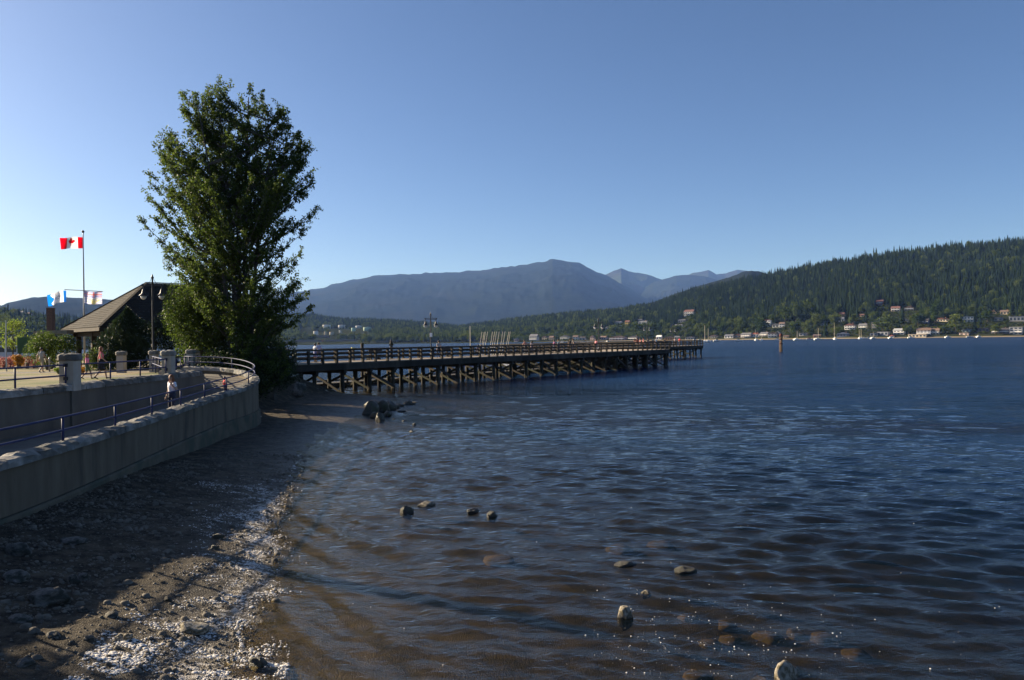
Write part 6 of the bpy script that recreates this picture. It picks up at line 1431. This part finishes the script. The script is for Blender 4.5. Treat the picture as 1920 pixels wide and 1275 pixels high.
# trees that can be told apart at the shore become objects, the rest is the forest
near = np.where((s < .26) & (u < 1915) & (u > 1300) & (hts > 9))[0]; near = near[np.argsort(-(hts[near] / y[near]) * np.where(br[near], 1.6, 1))]
mk = np.zeros(len(x), bool); used = {}; HX, HY = HP[:len(HOUSES), 0], HP[:len(HOUSES), 1]
for k in near:                                # named after the house it stands beside
    j = int(np.argmin((HX - x[k]) ** 2 + ((HY - y[k]) * .6) ** 2)); dx_, dy_ = x[k] - HX[j] * y[k] / HY[j], y[k] - HY[j]
    if math.hypot(dx_, dy_) > 90: continue
    rel = ('behind and left of' if dx_ < 0 else 'behind and right of') if dy_ > 20 else ('left of' if dx_ < 0 else 'right of') if dy_ > -25 else ('below and left of' if dx_ < 0 else 'below and right of')
    hn = re.split(r' (?:beside|behind|in|with|at|above|right|left|uphill|between|next|below|off|standing|among|high|drawn|under|near|just|over|on|by|alone|hidden|of|from)\b|,', HOUSES[j][8])[0]
    lb = '%s %s the %s' % ('rounded green tree' if br[k] else 'dark pointed conifer', rel, hn)
    if lb in used: continue
    used[lb] = k; mk[k] = True
def tree_label(bx, by, broad, tall):
    j = int(np.argmin((HX - bx) ** 2 + ((HY - by) * .6) ** 2)); dx_, dy_ = bx - HX[j] * by / HY[j], by - HY[j]
    rel = ('behind and left of' if dx_ < 0 else 'behind and right of') if dy_ > 20 else ('left of' if dx_ < 0 else 'right of') if dy_ > -25 else ('below and left of' if dx_ < 0 else 'below and right of')
    hn = re.split(r' (?:beside|behind|in|with|at|above|right|left|uphill|between|next|below|off|standing|among|high|drawn|under|near|just|over|on|by|alone|hidden|of|from)\b|,', HOUSES[j][8])[0]
    return '%s %s the %s' % (('tall full green tree' if tall else 'round bright green tree') if broad else 'tall sharp conifer', rel, hn)
# the big trees that stand out along the shore: column, foot, height and width in photo pixels, kind
for u_, v_, h_, w_, kd in ((1493, 630, 32, 22, 4), (1515, 630, 26, 18, 5), (1548, 631, 30, 16, 0), (1530, 612, 26, 22, 6), (1656, 624, 34, 26, 4), (1672, 618, 30, 24, 5), (1828, 624, 38, 14, 1), (1792, 624, 38, 26, 6), (1756, 606, 48, 20, 4), (1773, 626, 20, 24, 5),
        (1852, 604, 26, 26, 4), (1866, 628, 20, 16, 6), (1887, 588, 26, 9, 2), (1896, 590, 34, 11, 3), (1906, 588, 28, 10, 0), (1428, 622, 30, 24, 5), (1473, 606, 34, 26, 4), (1492, 606, 44, 16, 6), (1519, 604, 46, 22, 5), (1568, 610, 24, 22, 4), (1625, 604, 24, 12, 1), (1608, 596, 30, 12, 2),
        (1693, 608, 34, 15, 3), (1704, 628, 20, 18, 6), (1722, 612, 28, 22, 4), (1838, 612, 28, 12, 0), (1390, 622, 26, 20, 5), (1355, 628, 24, 18, 4), (1332, 628, 28, 14, 1), (1310, 626, 22, 18, 6), (1270, 628, 22, 20, 4), (1222, 624, 24, 22, 5), (1195, 626, 22, 18, 4), (1150, 628, 20, 18, 6), (1086, 628, 18, 16, 5), (1008, 628, 22, 14, 4), (1050, 630, 14, 14, 6), (985, 634, 16, 16, 5)):
    q = on_hill(u_, v_); lb = tree_label(q.x, q.y, kd >= 4, h_ > 29)
    if lb in used: lb = lb.replace('the ', 'and beyond the ', 1) if lb.replace('the ', 'and beyond the ', 1) not in used else None
    if lb is None: continue
    used[lb] = -1; hh, ww = px(h_, q.y), px(w_, q.y)
    o = link('conifer_tree' if kd < 4 else 'broadleaf_tree', (CON + BRO)[kd], None, tuple(q), rf.uniform(0, 6)); k_ = ww / (.33 if kd < 4 else .62); o.scale = (k_, k_, hh)
    setp(o, lb, 'tree', 'conifers among the shore houses' if kd < 4 else 'broadleaf trees among the shore houses')
used = {l: k for l, k in used.items() if k >= 0}
near = [k for k in used.values()]; LBL = {k: l for l, k in used.items()}
forest('dark conifer forest covering the right hillside', np.stack([x, y, z], 1)[~mk], hts[~mk], wid[~mk], kind[~mk])
for k in near:
    c = kind[k] < 4; o = link('conifer_tree' if c else 'broadleaf_tree', (CON + BRO)[kind[k]], None, (x[k], y[k], z[k]), rf.uniform(0, 6)); o.scale = (wid[k], wid[k], hts[k])
    setp(o, LBL[k], 'tree', 'conifers among the shore houses' if c else 'broadleaf trees among the shore houses')
u, s, x, y, z = hillpts(15000, 380, 1210, .015, 1.08)
refin = (u > 560) & (u < 705) & (s < .52) & (zfrom(u, 612, y) > z)
low = np.zeros(len(x), bool); ok = keep(x, y, low) & (z > 1.0) & ~(refin & (fbm(x / 40, y / 40, 2, 131) < .35)); u, s, x, y, z, low = [a[ok] for a in (u, s, x, y, z, low)]
br = rf.random(len(x)) < np.clip(.85 - s * 1.0, .25, .85); vil = ((u > 930) & (s < .3)); hts = np.where(br, rf.uniform(9, 17, len(x)), rf.uniform(11, 20, len(x))) * np.where(vil, .55, 1); br = br | low; hts = np.where(low, rf.uniform(1.6, 4.0, len(x)), hts); wid = hts * rf.uniform(.8, 1.1, len(x)); kind = np.where(br, 4 + rf.integers(0, 3, len(x)), rf.integers(0, 4, len(x)))
forest('mixed green forest along the middle and left far shore', np.stack([x, y, z], 1), hts, wid, kind)
# wooded hill and houses at the far left
def pick(name_hint):
    return [o for o in bpy.data.objects if o.name.startswith('hill') and o.type == 'MESH' and o.get('label', '').startswith(name_hint)][0]
hl = pick('nearer wooded'); vs = np.empty(len(hl.data.vertices) * 3); hl.data.vertices.foreach_get('co', vs); vs = vs.reshape(-1, 3)
vs = vs[(vs[:, 2] > 3) & (vs[:, 1] < 1560)]; j = rf.integers(0, len(vs), 2600); P = vs[j] + rf.normal(size=(2600, 3)) * np.array([6, 9, .5])
br = rf.random(2600) < .6; ht = np.where(br, rf.uniform(9, 19, 2600), rf.uniform(14, 26, 2600))
k = fbm(P[:, 0] / 60, P[:, 1] / 60, 2, 141) > -.25; P, br, ht = P[k], br[k], ht[k]
forest('trees covering the nearer hill at the far left', P, ht, ht * .95, np.where(br, 4 + rf.integers(0, 3, len(P)), rf.integers(0, 4, len(P))))
for k, (u, v, w, h, wc, rc, lb) in enumerate([(30, 589, 9, 4, (.40, .34, .30), RRF, 'row house at the left end on the far left hill'), (42, 590, 9, 4, (.44, .38, .34), GRF, 'second row house on the far left hill'), (54, 593, 8, 4, (.40, .36, .34), RRF, 'third row house on the far left hill')]):
    Y = 1440; q = at(u, v, Y); t = thing('house', lb, 'house', tuple(q), -.3, 'houses on the far left hill'); W_, H_ = px(w, Y), px(h, Y)
    MB().box((0, 0, 0), (W_, 8, H_ * 2)).build('wall', col(wc), t); MB().add([(-W_ / 2, -5, H_), (W_ / 2, -5, H_), (W_ / 2, 5, H_), (-W_ / 2, 5, H_), (-W_ / 2, 0, H_ + 3), (W_ / 2, 0, H_ + 3)], [(0, 1, 5, 4), (2, 3, 4, 5), (1, 2, 5), (3, 0, 4)]).build('roof', col(rc), t)

# boats moored along the far shore
SH_ = hull_mesh(9.0, 3.0, 1.25, M['hull'])
def sailboat(u, v, mtop, label, yaw, hullw=8):
    q = gnd(u, v, 0.0) if False else None
    Y = {True: 640.0}.get(v > 640.5, 800.0 if v > 638 else 860.0); q = at(u, v, Y); Lh = 9.0
    t = thing('sailboat', label, 'sailboat', (q.x, Y, 0.0), yaw, 'sailboats moored off the far shore'); link('hull', SH_, t)
    MB().box((-.5, 0, 1.6), (3.6, 1.8, .8), taper=.8).build('cabin', M['white'], t); zt = at(u, mtop, Y).z
    MB().tube([(.6, 0, 1.2), (.6, 0, zt)], [.17, .12], 8).build('mast', M['alu'], t); MB().tube([(.5, 0, 2.6), (-3.4, 0, 2.7)], .14, 6).build('boom', M['alu'], t); return t
for u, v, mt_, yw, lb in ((1321.5, 641, 610, 1.2, 'sailboat nearest the pier end, left of its twin'), (1327.5, 641, 616, .9, 'second sailboat from the pier end, shorter mast'), (1417, 639, 618, 1.5, 'sailboat with thin mast in front of the white shore house'), (1427.5, 640, 624, 1.3, 'small sailboat right of the thin masted one'),
        (1494, 638.5, 620, .4, 'sailboat right of the channel marker'), (1533.5, 638.5, 615, .2, 'white sailboat with a tall pale mast off the rusty boathouse'), (1565, 640, 605, 1.5, 'sailboat seen end on with the tallest mast'),
        (1611.5, 637, 617, 1.4, 'left boat of the twin masts'), (1615, 637.3, 617, 1.2, 'right boat of the twin masts'), (1637, 637, 622, .5, 'sailboat with a short leaning mast right of the white motorboat')):
    sailboat(u, v, mt_, lb, yw)
MH = hull_mesh(7.5, 2.7, 1.2, M['hull'])
for u, v, lb, c_ in ((1302, 639.5, 'white motorboat just off the pier end', WHT), (1312, 639, 'low white motorboat beside the pier end', WHT), (1344, 639, 'small white motorboat right of the twin sailboats', WHT), (1385, 638, 'small white motorboat off the cream boathouse', WHT), (1458, 637.6, 'white motorboat behind the channel marker', WHT), (1518, 637, 'red and white motorboat left of the tall pale mast', RED),
        (1621, 637, 'white motorboat between the twin masts and the short mast', WHT), (1629, 637.2, 'dark hulled motorboat next to the white one', BLU), (1670, 634.8, 'long white launch tied up at the beach', WHT), (1708, 634.8, 'small white motorboat off the long boat shed', WHT), (1777, 634, 'white runabout off the low pinkish wall house', WHT),
        (1818, 633.5, 'grey tin boat pulled up at the right beach', GRY), (1835, 629.5, 'white boat drawn up on the right beach', WHT), (1095, 642, 'white motorboat in the marina behind the pier', WHT), (1140, 641.5, 'long white motor yacht in the marina behind the pier', WHT), (1055, 642.5, 'white motorboat behind the walking pair', WHT), (1225, 640, 'white motorboat behind the platform', WHT)):
    Y = 870.0 if u > 1400 else 760.0; q = at(u, v, Y); t = thing('motorboat', lb, 'motorboat', (q.x, Y, 0), random.Random(int(u)).uniform(-.5, .6), 'motorboats along the far shore')
    link('hull', MH, t); MB().box((-.2, 0, 1.75), (2.8, 1.9, 1.3), taper=.75).build('cabin', col(c_), t); MB().box((-.2, 0, 1.95), (2.5, 1.92, .5)).build('window', M['glass'], t)

# ------------------------------------------------------------------ haze
hb = MB().box((0, 6300, 645), (26000, 17600, 1300)).build('haze', [], None)
hmat = bpy.data.materials.new('haze_air'); hmat.use_nodes = True; nt = hmat.node_tree; nt.nodes.remove(nt.nodes['Principled BSDF'])
pv = nt.nodes.new('ShaderNodeVolumePrincipled'); pv.inputs['Color'].default_value = (.22, .41, 1.0, 1); pv.inputs['Absorption Color'].default_value = (1, 1, 1, 1); pv.inputs['Density'].default_value = 4.0e-5; pv.inputs['Anisotropy'].default_value = .1
nt.links.new(pv.outputs[0], nt.nodes['Material Output'].inputs['Volume']); hb.data.materials.append(hmat)
hb.visible_shadow = True
setp(hb, 'thin blue haze over the inlet', 'haze', kind='stuff')
